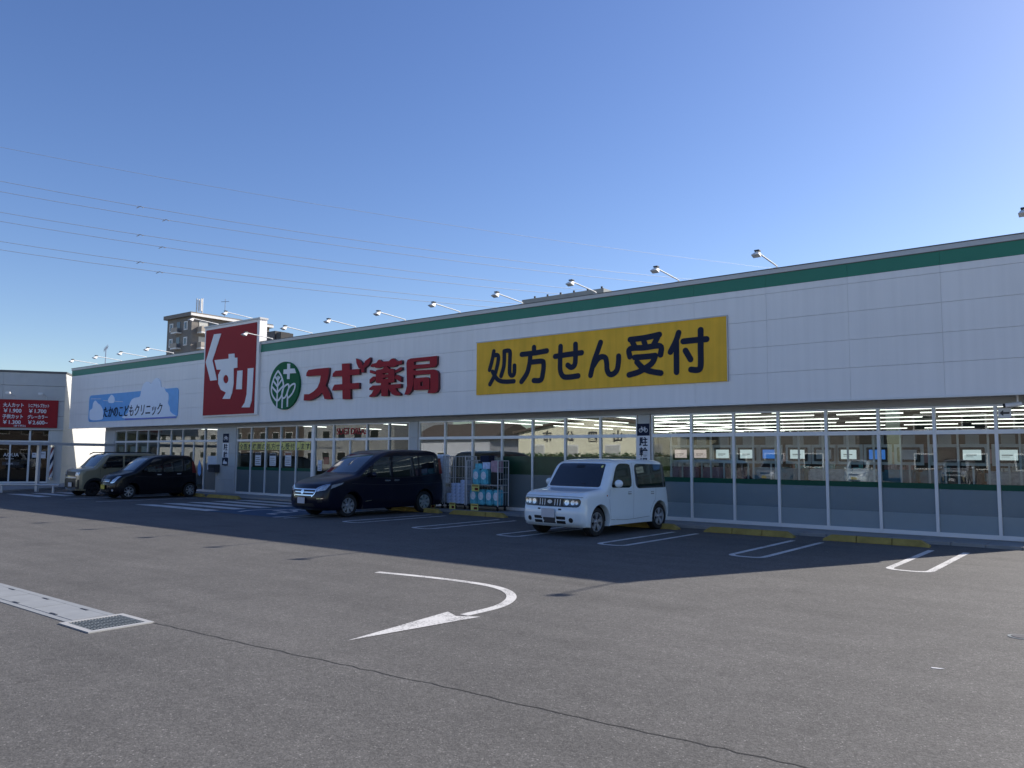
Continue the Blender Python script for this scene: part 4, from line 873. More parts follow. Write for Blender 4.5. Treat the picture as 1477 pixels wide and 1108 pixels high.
def nbay(a, b, door=False):
    h = 0.04; mb = MB(); y0, y1 = 0.08, 0.16
    mb.box(a, a+h, y0, y1, 0.1, 2.89); mb.box(b-h, b, y0, y1, 0.1, 2.89); mb.box(a+h, b-h, y0+0.005, y1, 2.24, 2.34); mb.box(a+h, b-h, y0+0.005, y1, 0.1, 0.2)
    if door: mb.box((a+b)/2-0.035, (a+b)/2+0.035, y0+0.01, y1, 0.21, 2.23)
    w = mb.build('window' if not door else 'sliding_door', M['offwhite'], nb)
    mb = MB(); mb.box(a+h, b-h, 0.11, 0.118, 0.201, 2.239); mb.box(a+h, b-h, 0.11, 0.118, 2.341, 2.86); mb.build('pane', M['glassd'], w)
    return w
nbay(-6.8, -3.3); nbay(-3.3, -1.55, True); nbay(-1.54, -0.64)
nbox('drip_rail', M['offwhite'], (-12, -0.63, 0.03, 0.078, 2.2, 2.34))
fr_n = (Vector((0, 0, 0)), Vector((1, 0, 0)), Vector((0, 0, 1)), Vector((0, -1, 0)))
def nthing(name, x, z, label, cat, y=0.0, group=None):
    p = NB+Matrix.Rotation(NA, 3, 'Z') @ Vector((x, y, z)); return empty(name, p, NA, label, cat, group)
t = nthing('price_sign', -3.0, 3.02, 'dark red barber price sign with white Japanese prices at the left edge', 'sign')
MB().box(-4.0, 2.72, -0.09, -0.003, 0, 1.46).build('board', M['red'], t)
PR = [('大人カット', -0.15, 1.02, 0.235, 1.0), ('￥1.900', -0.15, 0.72, 0.27, 1.2), ('シニアセレブカット', 1.18, 1.02, 0.215, 0.62), ('￥1.700', 1.18, 0.72, 0.27, 1.2),
      ('子供カット', -0.15, 0.42, 0.235, 1.0), ('￥1.300', -0.15, 0.12, 0.27, 1.2), ('グレーカラー', 1.18, 0.42, 0.225, 0.85), ('￥2.600~', 1.18, 0.12, 0.27, 1.12)]
fr_t = (Vector((0, -0.09, 0)), Vector((1, 0, 0)), Vector((0, 0, 1)), Vector((0, -1, 0)))
for s, x, z, sz, sx in PR: text_obj('price_text', s, sz, x*0.87+0.30, z+0.06, M['signwhite'], t, fr_t, 0.003, 0.004, sx=sx*0.83, off=0.006)
text_obj('price_text', '(全て税込)', 0.12, 0.72, 0.045, M['signwhite'], t, fr_t, 0.003, 0.004, off=0.002)
mb = MB(); mb.prism(rrect(-0.95, 0.02, 0.1, 1.3, 0.15), lambda a, b, d: (a, -0.09-d, b), 0.012, 0.001); mb.build('portrait_frame', M['signwhite'], t)
mb = MB(); mb.prism([(-0.48+0.36*math.cos(k*math.pi/12), 0.72+0.46*math.sin(k*math.pi/12)) for k in range(24)], lambda a, b, d: (a, -0.09-d, b), 0.016, 0.0125); mb.build('portrait', M['darkgrey'], t)
for x, lb in ((-2.45, 'left of the two small spotlights on top of the barber price sign'), (-0.95, 'right of the two small spotlights on top of the barber price sign')):
    t = nthing('spotlight', x, 4.49, lb, 'spotlight', group='small spotlights above the price sign')
    mb = MB(); mb.tube([(0.1, -0.05, 0), (0.1, -0.05, 0.2), (0.0, -0.45, 0.3)], 0.015, 6); mb.build('arm', M['steel'], t)
    mb = MB(); mb.box(-0.2, 0.02, -0.55, -0.40, 0.24, 0.36, bev=0.02); mb.build('head', M['offwhite'], t)
t = nthing('glass_lettering', -1.0, 1.0, 'white salon name lettering on the dark sliding door glass of the barber shop', 'lettering', y=0.105)
fr_g = (Vector((0, 0, 0)), Vector((1, 0, 0)), Vector((0, 0, 1)), Vector((0, -1, 0)))
text_obj('letters', 'AQUA', 0.26, -1.72, 0.50, M['signwhite'], t, fr_g, 0.0, 0.002, sx=0.95)
text_obj('letters', 'hair salon', 0.10, -1.62, 0.36, M['signwhite'], t, fr_g, 0.0, 0.002)
mb = MB(); mb.box(-1.75, -0.98, -0.003, -0.001, 0.05, 0.22); mb.build('rule_box', M['darkgrey'], t)
text_obj('letters', 'OPEN', 0.11, -1.55, 0.09, M['signwhite'], t, fr_g, 0.004, 0.002)
for k, (x, z, w, h) in enumerate(((-2.1+0.2, 1.45, 0.2, 0.25), (-1.52, 1.42, 0.26, 0.35), (-1.18, 1.42, 0.33, 0.25), (-1.12, 1.02, 0.22, 0.36))):
    t = nthing('notice', x+0.5, z, ['leftmost', 'second', 'third', 'lowest'][k]+' white notice on the dark glass left of the barber pole', 'notice', y=0.1, group='notices on the barber shop glass')
    MB().box(0, w, -0.004, 0, 0, h).build('sheet', M['paper'], t)
    MB().box(0.03, w-0.05, -0.007, -0.0045, h*0.6, h*0.7).build('print', M['darkgrey'], t)
t = nthing('barber_pole', -0.42, 0.3, 'red, white and blue striped barber pole on the pillar beside the dark glass', 'barber pole', y=-0.10)
MB().tube([(0, 0, 0), (0, 0, 0.12)], 0.10, 16).build('base', M['chrome'], t, smooth=True)
MB().tube([(0, 0, 1.70), (0, 0, 1.86)], 0.10, 16).build('cap', M['chrome'], t, smooth=True)
for ci, mk in enumerate(('signwhite', 'redlamp', 'signwhite', 'navy')):
    mb = MB(); bm = mb.bm
    for i in range(48):
        z = 0.12+1.58*i/48; z2 = 0.12+1.58*(i+1)/48
        for k in range(6):
            a = (ci*6+k)/24*2*math.pi+z*5.5; b = a+2*math.pi/24; da = (z2-z)*5.5
            vs = [bm.verts.new((0.085*math.cos(x), 0.085*math.sin(x), zz)) for x, zz in ((a, z), (b, z), (b+da, z2), (a+da, z2))]
            bm.faces.new(vs)
    bmesh.ops.remove_doubles(bm, verts=bm.verts, dist=0.0005)
    mb.build('stripe', M[mk], t)
t = empty('pipe_barrier', (-37.3, 13.97, 0), math.radians(38.4), 'low grey pipe barrier in front of the barber shop glass', 'barrier')
mb = MB(); mb.tube([(-3.4, 0, 0.34), (1.25, 0, 0.34)], 0.045, 10); mb.build('rail', M['steel'], t, smooth=True)
for x in (-1.2, 1.0):
    MB().tube([(x, 0, 0.0), (x, 0, 0.30)], 0.05, 10).build('post', M['steel'], t, smooth=True)
# canopy between the shops
t = empty('walkway_canopy', (-38.4, 14.65, 0), math.atan2(5.3, -2.1)-math.pi/2, label='thin flat grey canopy on slim posts reaching from the left edge to the drugstore corner', cat='canopy')
mb = MB(); mb.box(-1.3, 0.05, -6.5, 4.3, 2.10, 2.16); mb.build('roof_sheet', M['steel'], t)
mb = MB(); mb.box(0.052, 0.12, -6.5, 4.3, 2.04, 2.17); mb.build('gutter', M['steel'], t)
for y in (0.0, -3.6): MB().box(-0.05, 0.08, y-0.06, y+0.06, 0.0, 2.09).build('post', M['steel'], t)
# the far apartment block
ap = empty('apartment_block', (-139.5, 78.4, 0), math.radians(1), label='brown high-rise apartment block with white-edged balconies far behind the store roof', cat='apartment block')
# local: x=0..-L to the left along the left face (y=0), y going back along the right face (x=0)
Wl, Dp, H = 8.6, 17.2, 27.6
mb = MB(); mb.box(-Wl, 0, 0, Dp, 0, H); mb.build('body', M['brown'], ap)
mb = MB(); mb.box(-Wl-0.5, 0.6, -0.6, Dp+0.5, H, H+0.75); mb.build('roof_slab', M['brown'], ap)
mb = MB(); mb.box(0.62, 0.75, -0.6, Dp+0.5, H+0.05, H+0.5); mb.build('roof_edge', M['offwhite'], ap)
fh = 3.0
for fl in range(1, 9):
    z = H-fh*fl
    if z < 10: break
    for x in (-1.9, -7.0):
        f = MB().box(x-0.62, x+0.62, -0.10, 0.05, z+0.55, z+2.2).build('window', M['offwhite'], ap)
        MB().box(x-0.36, x+0.36, -0.13, -0.105, z+0.78, z+1.98).build('pane', M['darkwin'], f)
    b = MB().box(-5.5, -3.4, -1.0, -0.01, z-0.05, z+0.2).build('side_balcony', M['offwhite'], ap)
    MB().box(-5.5, -3.4, -1.0, -0.9, z+0.21, z+1.05).build('front', M['tan'], b)
    MB().box(-5.1, -3.9, -0.06, 0.02, z+1.1, z+2.3).build('opening', M['darkwin'], b)
    for k in range(3):
        y0 = 1.2+k*5.3
        f = MB().box(0.01, 1.5, y0, y0+4.6, z-0.12, z+0.12).build('balcony', M['offwhite'], ap)
        mb = MB(); mb.box(1.38, 1.5, y0, y0+4.6, z+0.125, z+1.15); mb.box(0.02, 1.375, y0, y0+0.12, z+0.125, z+1.15); mb.build('parapet', M['tan'], f)
        MB().box(0.01, 0.06, y0+0.3, y0+2.1, z+0.3, z+2.3).build('glazing', M['curtain'], f)
        MB().box(0.01, 0.06, y0+2.4, y0+4.3, z+0.3, z+2.3).build('glazing', M['darkwin'], f)
    MB().box(-Wl-1.2, -Wl-0.01, 2.0, 5.0, z-0.1, z+1.0).build('end_balcony', M['offwhite'], ap)
mt = MB()
for dx, dy in ((-0.9, 2.0), (0.1, 2.6)): mt.tube([(dx-1, dy, H+0.75), (dx-1, dy, H+3.9)], 0.13, 8)
mt.build('aerial_pole', M['steel'], ap)
mt = MB()
for a, b in ((-1.6, 2.2), (-1.2, 2.6), (-0.8, 2.2)): mt.box(a-0.12, a+0.12, b, b+0.2, H+1.4, H+3.8)
mt.build('aerial_panel', M['offwhite'], ap)
mt = MB(); mt.tube([(-1.0, 7.5, H+0.75), (-1.0, 7.5, H+4.6)], 0.06, 6); mt.tube([(-1.9, 7.2, H+4.1), (-0.2, 7.9, H+4.1)], 0.05, 6); mt.build('television_aerial', M['wire'], ap)
# power lines
names = ['topmost thin power line crossing the sky above the rest', 'upper power line of the top pair, with a spacer at left', 'lower power line of the top pair', 'upper power line of the middle pair', 'lower power line of the middle pair', 'upper power line of the lowest pair', 'lowest power line of all, ending just above the roof edge']
for i, (pts, dm) in enumerate(zip(WIRES, DAMPERS)):
    c = Vector(pts[0]); t = empty('power_line', c, label=names[i], cat='power line', group='high-voltage power lines across the sky')
    P = [Vector(p)-c for p in pts]
    mb = MB(); mb.tube(P, [0.030+0.035*k/11 for k in range(12)] if i else [0.022+0.03*k/11 for k in range(12)], 6); mb.build('cable', M['wire'], t)
    if dm:
        d = Vector(dm)-c; mb = MB(); mb.tube([d+Vector((-0.5, -0.3, -0.22)), d+Vector((-0.15, 0, 0.02)), d+Vector((0.15, 0, 0.02)), d+Vector((0.5, 0.3, -0.2))], 0.06, 6); mb.build('spacer', M['wirelight'], t)
# ------------------------------------------------------------------ roll cages with goods
def cage(x, w, label, h=1.62, y=18.62, dep=0.5):
    t = empty('roll_cage', (x, y, 0.06), label=label, cat='roll cage', group='wire roll cages in front of the windows')
    mb = MB(); r = 0.013
    for a in (-w/2, w/2):
        for b in (-dep/2, dep/2): mb.tube([(a, b, 0.14), (a, b, h)], 0.017, 8)
        mb.tube([(a, -dep/2, h), (a, dep/2, h)], 0.017, 8)
        for k in range(1, 4): mb.tube([(a, -dep/2+dep*k/4, 0.17), (a, -dep/2+dep*k/4, h)], 0.006, 5)
        for zz in (0.55, 0.95, 1.3): mb.tube([(a, -dep/2, zz), (a, dep/2, zz)], 0.008, 5)
    for k in range(1, 6): mb.tube([(-w/2+w*k/6, dep/2, 0.17), (-w/2+w*k/6, dep/2, h)], 0.006, 5)
    for zz in (0.55, 0.95, 1.3, h): mb.tube([(-w/2, dep/2, zz), (w/2, dep/2, zz)], 0.010, 6)
    mb.build('frame', M['steel'], t)
    MB().box(-w/2, w/2, -dep/2, dep/2, 0.13, 0.165).build('deck', M['steeldark'], t)
    for a in (-w/2+0.07, w/2-0.07):
        for b in (-dep/2+0.07, dep/2-0.07):
            c = MB(); c.lathe_x([(-0.016, 0.0), (-0.016, 0.045), (0.016, 0.045), (0.016, 0.0)], a, b, 0.045, 14); c.box(a-0.02, a+0.02, b-0.03, b+0.03, 0.092, 0.128); c.build('caster', M['rubber'], t)
    return t
def shelf_in(t, w, z, dep=0.5): MB().box(-w/2+0.02, w/2-0.02, -dep/2+0.01, dep/2-0.02, z-0.02, z).build('shelf', M['steel'], t)
def card(t, x, z, w=0.24, h=0.2, dep=0.5):
    o = MB().box(x-w/2, x+w/2, -dep/2-0.05, -dep/2-0.042, z, z+h).build('price_card', M['yellowcard'], t)
    c = MB(); c.box(x-w/2+0.03, x+w/2-0.03, -dep/2-0.055, -dep/2-0.051, z+h*0.72, z+h*0.86)
    c.box(x-0.02, x+w/2-0.04, -dep/2-0.055, -dep/2-0.051, z+0.03, z+h*0.5); c.build('print', M['redlamp'], o)
def packs(x, y0, cells, m, pw, ph, pd, nm, label, grp):
    """cells: (col, row, depth) grid of packs, each a thing"""
    for c, r_, lb in cells:
        o = MB().box(-pw/2+0.004, pw/2-0.004, -pd/2, pd/2, 0.0, ph-0.004, bev=min(pw, ph)*0.14).build(nm, m, None, smooth=True)
        o.location = (x+c*pw, y0, r_); o.rotation_euler = (0, 0, random.uniform(-0.04, 0.04)); tag(o, label.format(lb), 'pack', grp)
def stack(x, y0, base, heights, m, pw, ph, pd, nm, label, grp):
    for c, n in enumerate(heights):
        for r_ in range(n):
            pos = f"{['first','second','third','fourth','fifth'][c]} column, {['bottom','second','third','fourth','fifth','sixth','seventh'][r_]} up"
            packs(x, y0, [(c, base+r_*ph, pos)], m, pw, ph, pd, nm, label, grp)
CY = 18.62
t = cage(-17.75, 0.82, 'left roll cage holding white packs on a shelf, partly hidden by the navy minivan'); shelf_in(t, 0.82, 0.78); card(t, -0.02, 0.60); card(t, 0.02, -0.02)
stack(-17.98, CY-0.02, 0.845, [3, 3], M['packw'], 0.165, 0.15, 0.3, 'tissue_pack', 'white pack on the left roll cage shelf, short stack, {}', 'packs on the left roll cage shelf')
stack(-17.65, CY-0.0, 0.845, [6, 6], M['packw'], 0.165, 0.15, 0.3, 'tissue_pack', 'white pack on the left roll cage shelf, tall stack, {}', 'packs on the left roll cage shelf')
stack(-18.02, CY-0.02, 0.23, [2, 3, 3, 4], M['packg'], 0.18, 0.125, 0.34, 'tissue_pack', 'grey-white pack low in the left roll cage, {}', 'packs at the bottom of the left roll cage')
t = cage(-16.83, 0.86, 'middle roll cage with low stacks of pale blue packs'); card(t, -0.05, 0.0)
stack(-17.12, CY-0.05, 0.23, [3, 6, 6, 7], M['packb'], 0.19, 0.105, 0.34, 'tissue_pack', 'pale blue pack in the middle roll cage, {}', 'packs in the middle roll cage')
t = cage(-15.72, 1.24, 'right roll cage holding teal packs on two levels', h=1.50); shelf_in(t, 1.24, 0.78); card(t, -0.22, 0.58, 0.30); card(t, -0.25, 0.0, 0.30)
def nappy(x, z, lb, w=0.30, h=0.46):
    t2 = empty('nappy_pack', (x, CY-0.08, z), label=lb, cat='pack', group='teal packs in the right roll cage')
    MB().box(-w/2+0.005, w/2-0.005, -0.12, 0.14, 0, h, bev=0.035).build('bag', M['packt'], t2, smooth=True)
    mb = MB(); mb.prism([(0.10*math.cos(k*math.pi/9), h*0.58+0.12*math.sin(k*math.pi/9)) for k in range(18)], lambda a, b, d: (a, -0.12-d, b), 0.003, 0.001); mb.build('white_emblem', M['packw'], t2)
nappy(-16.02, 0.845, 'left teal pack on the upper shelf of the right roll cage'); nappy(-15.71, 0.845, 'right teal pack on the upper shelf of the right roll cage')
nappy(-16.12, 0.23, 'left teal pack at the bottom of the right roll cage'); nappy(-15.81, 0.23, 'second teal pack at the bottom of the right roll cage')
nappy(-15.50, 0.23, 'third teal pack at the bottom of the right roll cage', 0.28); nappy(-15.22, 0.23, 'rightmost teal pack at the bottom of the right roll cage', 0.24)
o = MB().box(-0.14, 0.14, -0.12, 0.15, 0, 0.36, bev=0.01).build('black_crate', M['black'], None); o.location = (-15.33, CY-0.02, 0.845); tag(o, 'black box beside the teal packs on the upper shelf of the right roll cage', 'box')
for k, (x, z, w, h, mk, lb) in enumerate(((-15.95, 1.31, 0.28, 0.16, 'packt', 'small teal carton on top of the upper teal packs'), (-15.65, 1.31, 0.28, 0.2, 'packb', 'blue carton on top of the upper teal packs'),
        (-15.72, 1.52, 0.34, 0.20, 'navy', 'dark blue carton topmost on the right roll cage'), (-15.33, 1.22, 0.26, 0.34, 'packp', 'pink-grey carton at the top right of the right roll cage'))):
    o = MB().box(-w/2, w/2, -0.13, 0.15, 0, h, bev=0.008).build('carton', M[mk], None); o.location = (x, CY-0.02, z); tag(o, lb, 'carton', 'cartons on top of the right roll cage')
# ------------------------------------------------------------------ the far side of the lot (seen only as reflections)
sheet('far_pavement', M['concrete'], [(-120, -19.5), (60, -19.5), (60, -17.6), (-120, -17.6)], 0.004)
hl = empty('gabled_hall', (-38.5, -22, 0), label='cream hall with a low gabled roof across the car park, mirrored in the shop windows', cat='hall')
mb = MB(); mb.prism([(-8.5, 0), (8.5, 0), (8.5, 3.9), (0, 5.3), (-8.5, 3.9)], lambda a, b, d: (a, d, b), 0, -18); mb.build('wall', M['cream'], hl)
for sgn in (-1, 1):
    mb = MB(); mb.prism([(0, 5.32), (sgn*8.9, 3.86), (sgn*8.9, 4.06), (0, 5.5)], lambda a, b, d: (a, d, b), 0.4, -18.4); mb.build('roof', M['roofbrown'], hl)
for x in (-6.2, -2.4, 2.0, 6.0):
    w = MB().box(x-0.8, x+0.8, -0.01, 0.06, 1.7, 2.8).build('window', M['offwhite'], hl); MB().box(x-0.7, x+0.7, 0.065, 0.08, 1.8, 2.7).build('pane', M['curtain'], w)
fr_h = (Vector((-38.5+38.5, 0, 0)), Vector((-1, 0, 0)), Vector((0, 0, 1)), Vector((0, 1, 0)))
for ch, x in zip('山四公市', (-36.0, -38.6, -41.0, -43.6)): text_obj('wall_character', ch, 1.05, -(x+38.5), 3.15, M['darkgrey'], hl, fr_h, 0.01, 0.05, align='CENTER', off=0.02)
def house(x, y, w, d, h, wall, label, rh=1.8, flat=False):
    t = empty('house', (x, y, 0), label=label, cat='house')
    mb = MB(); mb.box(-w/2, w/2, -d, 0, 0, h); mb.build('wall', wall, t)
    if flat: MB().box(-w/2-0.1, w/2+0.1, -d-0.1, 0.1, h, h+0.3).build('roof', M['capdark'], t)
    else:
        mb = MB(); mb.prism([(0.5, h), (-d-0.5, h), (-d/2, h+rh)], lambda a, b, dd: (dd, a, b), -w/2-0.5, w/2+0.5); mb.build('roof', M['roofbrown'], t)
    for zz in ((1.0, 2.1), (3.7, 4.8)) if h > 4.5 else ((1.0, 2.1),):
        for k in range(int(w//3)):
            xx = -w/2+1.6+k*3
            q = MB().box(xx-0.75, xx+0.75, 0.01, 0.06, *zz).build('window', M['offwhite'], t); MB().box(xx-0.65, xx+0.65, 0.065, 0.08, zz[0]+0.1, zz[1]-0.1).build('pane', M['darkwin'], q)
house(-57, -23, 11, 8, 3.4, M['packg'], 'tan two-storey house across the lot, left of the cream hall')
house(-22, -24, 11, 8, 5.8, M['brown'], 'brown two-storey house across the lot, right of the cream hall')
house(-9, -23, 9, 8, 6.2, M['houseglow'], 'grey-brown two-storey house straight across the lot')
house(3, -24, 11, 8, 5.6, M['pier'], 'tan house across the lot at the far right', flat=True)
for x, y, w, h, mk, lb in ((-77, -26, 17, 7.0, 'pier', 'long grey two-storey house across the lot, second beyond the hall to the left'), (-98, -28, 20, 8.0, 'houseglow', 'long grey-brown house across the lot, third beyond the hall'),
        (-122, -30, 22, 9.0, 'pier', 'grey block across the lot, fourth beyond the hall'), (-150, -32, 26, 10.0, 'brown', 'brown block far across the lot, farthest to the left')):
    house(x, y, w, 10, h, M[mk], lb)
bm = bmesh.new(); rr = random.Random(3)
for i in range(9000):
    p = Vector((rr.uniform(-50, -27), rr.uniform(-20.7, -19.7), rr.uniform(0.1, 1.9+0.15*math.sin(i))))
    a = rr.uniform(0, 6.28); s_ = rr.uniform(0.06, 0.13); u = Vector((math.cos(a), math.sin(a), rr.uniform(-0.6, 0.6)))*s_; v = Vector((rr.uniform(-1, 1), rr.uniform(-1, 1), 1)).normalized()*s_
    vs = [bm.verts.new(p+q) for q in (u, v, -u, -v)]; bm.faces.new(vs)
q = bmesh.ops.create_cube(bm, size=1); bmesh.ops.transform(bm, matrix=Matrix.Translation((-38.5, -20.2, 0.85)) @ Matrix.Diagonal((23, 0.7, 1.7, 1)), verts=q['verts'])
me = bpy.data.meshes.new('hedge'); bm.to_mesh(me); bm.free(); me.materials.append(M['hedge'])
tag(link(bpy.data.objects.new('hedge', me)), 'clipped green hedge in front of the cream hall across the lot', 'hedge')
# ------------------------------------------------------------------ cars (front faces -Y, length runs +Y)
def fillet(points, seg=6):
    out = []; n = len(points)
    for i in range(n):
        p = Vector(points[i][:2]); r = points[i][2]; a = Vector(points[i-1][:2]); b = Vector(points[(i+1) % n][:2])
        w = points[i][3] if len(points[i]) > 3 else 1.0
        if r <= 0: out.append((p.x, p.y, w)); continue
        da, db = (a-p), (b-p); ta = min(r, da.length*0.48); tb = min(r, db.length*0.48)
        A = p+da.normalized()*ta; B = p+db.normalized()*tb
        for k in range(seg+1):
            t = k/seg; q = A*(1-t)**2+p*2*t*(1-t)+B*t*t; out.append((q.x, q.y, w))
    return out
class Car:
    def __init__(s, spec, label, loc, rz):
        s.__dict__.update(spec); s.h = s.H
        s.root = empty('parked_car', loc, rz, label, 'car', 'cars parked along the store front')
        # side outline
        prof = fillet(s.prof)
        sill = s.sill; R_ = s.arch
        bot = []
        for yc in (s.wy1, s.wy0):
            a0 = math.acos(min(1, (R_**2-(s.wr-sill)**2)**0.5/R_)) if s.wr > sill else 0
            a0 = -math.asin(min(1, (s.wr-sill)/R_))
            K = 16
            for k in range(K+1):
                a = a0+(math.pi-2*a0)*k/K; bot.append((yc+R_*math.cos(a), s.wr+R_*math.sin(a), 0.12))
        s.outl = prof+bot
        D = []
        for i, p in enumerate(s.outl):
            q = s.outl[(i+1) % len(s.outl)]; n_ = max(1, int(math.hypot(q[0]-p[0], q[1]-p[1])/0.07))
            for k in range(n_): D.append(tuple(p[j]+(q[j]-p[j])*k/n_ for j in range(3)))
        s.outl = D
        s.body()
    # surface helpers
    def build_front_table(s):
        s.ft = [(y, z) for y, z, w in fillet(s.prof, 10)]
    def yfront(s, z):
        best = 9
        n = len(s.ft)
        for i in range(n-1):
            (y0, z0), (y1, z1) = s.ft[i], s.ft[i+1]
            if (z0-z)*(z1-z) <= 0 and abs(z1-z0) > 1e-6:
                y = y0+(y1-y0)*(z-z0)/(z1-z0); best = min(best, y)
        return best if best < 9 else 0.5
    def yrear(s, z):
        best = -9
        for i in range(len(s.ft)-1):
            (y0, z0), (y1, z1) = s.ft[i], s.ft[i+1]
            if (z0-z)*(z1-z) <= 0 and abs(z1-z0) > 1e-6: best = max(best, y0+(y1-y0)*(z-z0)/(z1-z0))
        return best
    def deform(s, p):
        x, y, z = p; k = 1.0
        if z > s.belt: t = (z-s.belt)/(s.H-s.belt); k -= s.tumble*t**1.3
        if z < 0.5: k -= s.tuck*((0.5-z)/0.4)**2
        if y < s.noseL: t = (s.noseL-y)/s.noseL; k -= s.nosek*t*t
        if y > s.L-s.tailL: t = (y-(s.L-s.tailL))/s.tailL; k -= s.tailk*t*t
        # fender bulge around the wheels
        f = 0
        for yc in (s.wy0, s.wy1):
            d = math.hypot(y-yc, (z-s.wr)*1.0)
            if d < s.arch*1.7: f = max(f, (1-((d-s.arch)/(s.arch*0.7))**2) if d > s.arch else 1)
        if abs(x) > s.W*0.35: k += s.bulge*f
        if s.bodyside: 
            k -= s.bodyside*max(0, min(1, (s.belt-z)/(s.belt-0.35)))*(1-abs(2*(z-0.35)/(s.belt-0.35)-1)**2)*0.5 if 0.35 < z < s.belt else 0
        u = (x/s.W*2)**2
        wf = max(0, 1-y/(s.L*0.55)); wr = max(0, (y-s.L*0.6)/(s.L*0.4))
        y2 = y+s.bow*u*wf-s.rbow*u*wr
        crown = s.crown*(1-u)*max(0, min(1, (z-s.H+0.35)/0.35))
        return Vector((x*k, y2, z+crown))
    def body(s):
        s.build_front_table()
        Wh = s.W/2; r = s.r; O = s.outl; n = len(O)
        nr = []
        for i in range(n):
            a = Vector(O[i-1][:2]); b = Vector(O[(i+1) % n][:2]); d = (b-a)
            d = d.normalized() if d.length > 1e-6 else Vector((1, 0)); nr.append(Vector((d.y, -d.x)))
        area = sum(O[i][0]*O[(i+1) % n][1]-O[(i+1) % n][0]*O[i][1] for i in range(n))
        sg = 1 if area > 0 else -1
        bm = bmesh.new(); rings = []; xs = []
        K = 6
        for k in range(K, -1, -1): th = math.pi/2*k/K; xs.append((-(Wh-r)-r*math.sin(th), r*(1-math.cos(th))))
        for k in range(1, 14): xs.append((-(Wh-r)+2*(Wh-r)*k/14, 0))
        for k in range(0, K+1): th = math.pi/2*k/K; xs.append(((Wh-r)+r*math.sin(th), r*(1-math.cos(th))))
        for x, ins in xs:
            ring = []
            for (y, z, w), nn in zip(O, nr): ring.append(bm.verts.new((x, y-sg*nn.x*ins*w, z-sg*nn.y*ins*w)))
            rings.append(ring)
        for a, b in zip(rings[:-1], rings[1:]):
            for i in range(n):
                try: bm.faces.new((a[i], a[(i+1) % n], b[(i+1) % n], b[i]))
                except ValueError: pass
        c0 = bm.faces.new(rings[0]); c1 = bm.faces.new(rings[-1][::-1])
        caps = [c0, c1]
        def cut(co, no):
            nonlocal caps
            g = set(caps)
            for f in caps: g |= set(f.edges) | set(f.verts)
            res = bmesh.ops.bisect_plane(bm, geom=list(g), dist=1e-5, plane_co=co, plane_no=no)
            caps = list({f for f in res['geom'] if isinstance(f, bmesh.types.BMFace)} | {f for f in caps if f.is_valid})
        z = s.sill+0.08
        while z < s.H: cut((0, 0, z), (0, 0, 1)); z += 0.07
        y = 0.12
        while y < s.L: cut((0, y, 0), (0, 1, 0)); y += 0.12
        for v in bm.verts: v.co = s.deform(v.co)
        bmesh.ops.recalc_face_normals(bm, faces=bm.faces)
        me = bpy.data.meshes.new('body'); bm.to_mesh(me); bm.free()
        me.polygons.foreach_set('use_smooth', [True]*len(me.polygons)); me.set_sharp_from_angle(angle=math.radians(38))
        me.materials.append(s.paint); s.bodyobj = link(bpy.data.objects.new('body', me), s.root)
        MB().box(-Wh+0.24, Wh-0.24, 0.25, s.L-0.25, s.sill+0.02, 0.62).build('underbody', M['black'], s.root)
        for yc in (s.wy0, s.wy1):
            for sx in (-1, 1): s.wheel(sx, yc)
    def side(s, y, z, sx, off):
        q = s.deform(Vector((sx*s.W/2, y, z))); return q+Vector((sx*off, 0, 0.15*off))
    def front(s, x, z, off):
        Wh = s.W/2; r = s.r; ax = abs(x); yo = 0
        if ax > Wh-r: t = min(0.98, (ax-(Wh-r))/r); yo = r*(1-math.sqrt(1-t*t))
        q = s.deform(Vector((x, s.yfront(z)+yo, z)))
        if z > s.cowl: return q+Vector((0, -off*0.7, off*0.7))
        return q+Vector((0, -off, off*0.2))
    def rear(s, x, z, off):
        Wh = s.W/2; r = s.r; ax = abs(x); yo = 0
        if ax > Wh-r: t = min(0.98, (ax-(Wh-r))/r); yo = r*(1-math.sqrt(1-t*t))
        return s.deform(Vector((x, s.yrear(z)-yo, z)))+Vector((0, off, 0))
    def panel(s, name, poly, surf, off, m, parent=None, thick=0.0, rings=5):
        """a panel hugging the body; poly in the surface's own two coordinates, convex"""
        P = [Vector(p) for p in poly]; D = []
        for i in range(len(P)):
            a, b = P[i], P[(i+1) % len(P)]; k = max(1, int((b-a).length/0.08))
            for j in range(k): D.append(a+(b-a)*j/k)
        c = sum(D, Vector((0, 0)))/len(D); bm = bmesh.new(); R_ = []
        for k in range(1, rings+1): R_.append([bm.verts.new(surf(*(c+(p-c)*k/rings), off)) for p in D])
        cv = bm.verts.new(surf(c.x, c.y, off)); n = len(D)
        for i in range(n): bm.faces.new((cv, R_[0][i], R_[0][(i+1) % n]))
        for a, b in zip(R_[:-1], R_[1:]):
            for i in range(n): bm.faces.new((a[i], b[i], b[(i+1) % n], a[(i+1) % n]))
        e = [bm.verts.new(surf(p.x, p.y, -0.012)) for p in D]
        for i in range(n): bm.faces.new((R_[-1][i], e[i], e[(i+1) % n], R_[-1][(i+1) % n]))
        bmesh.ops.recalc_face_normals(bm, faces=bm.faces)
        me = bpy.data.meshes.new(name); bm.to_mesh(me); bm.free()
        me.polygons.foreach_set('use_smooth', [True]*len(me.polygons)); me.set_sharp_from_angle(angle=math.radians(35))
        me.materials.append(m); return link(bpy.data.objects.new(name, me), parent or s.root)
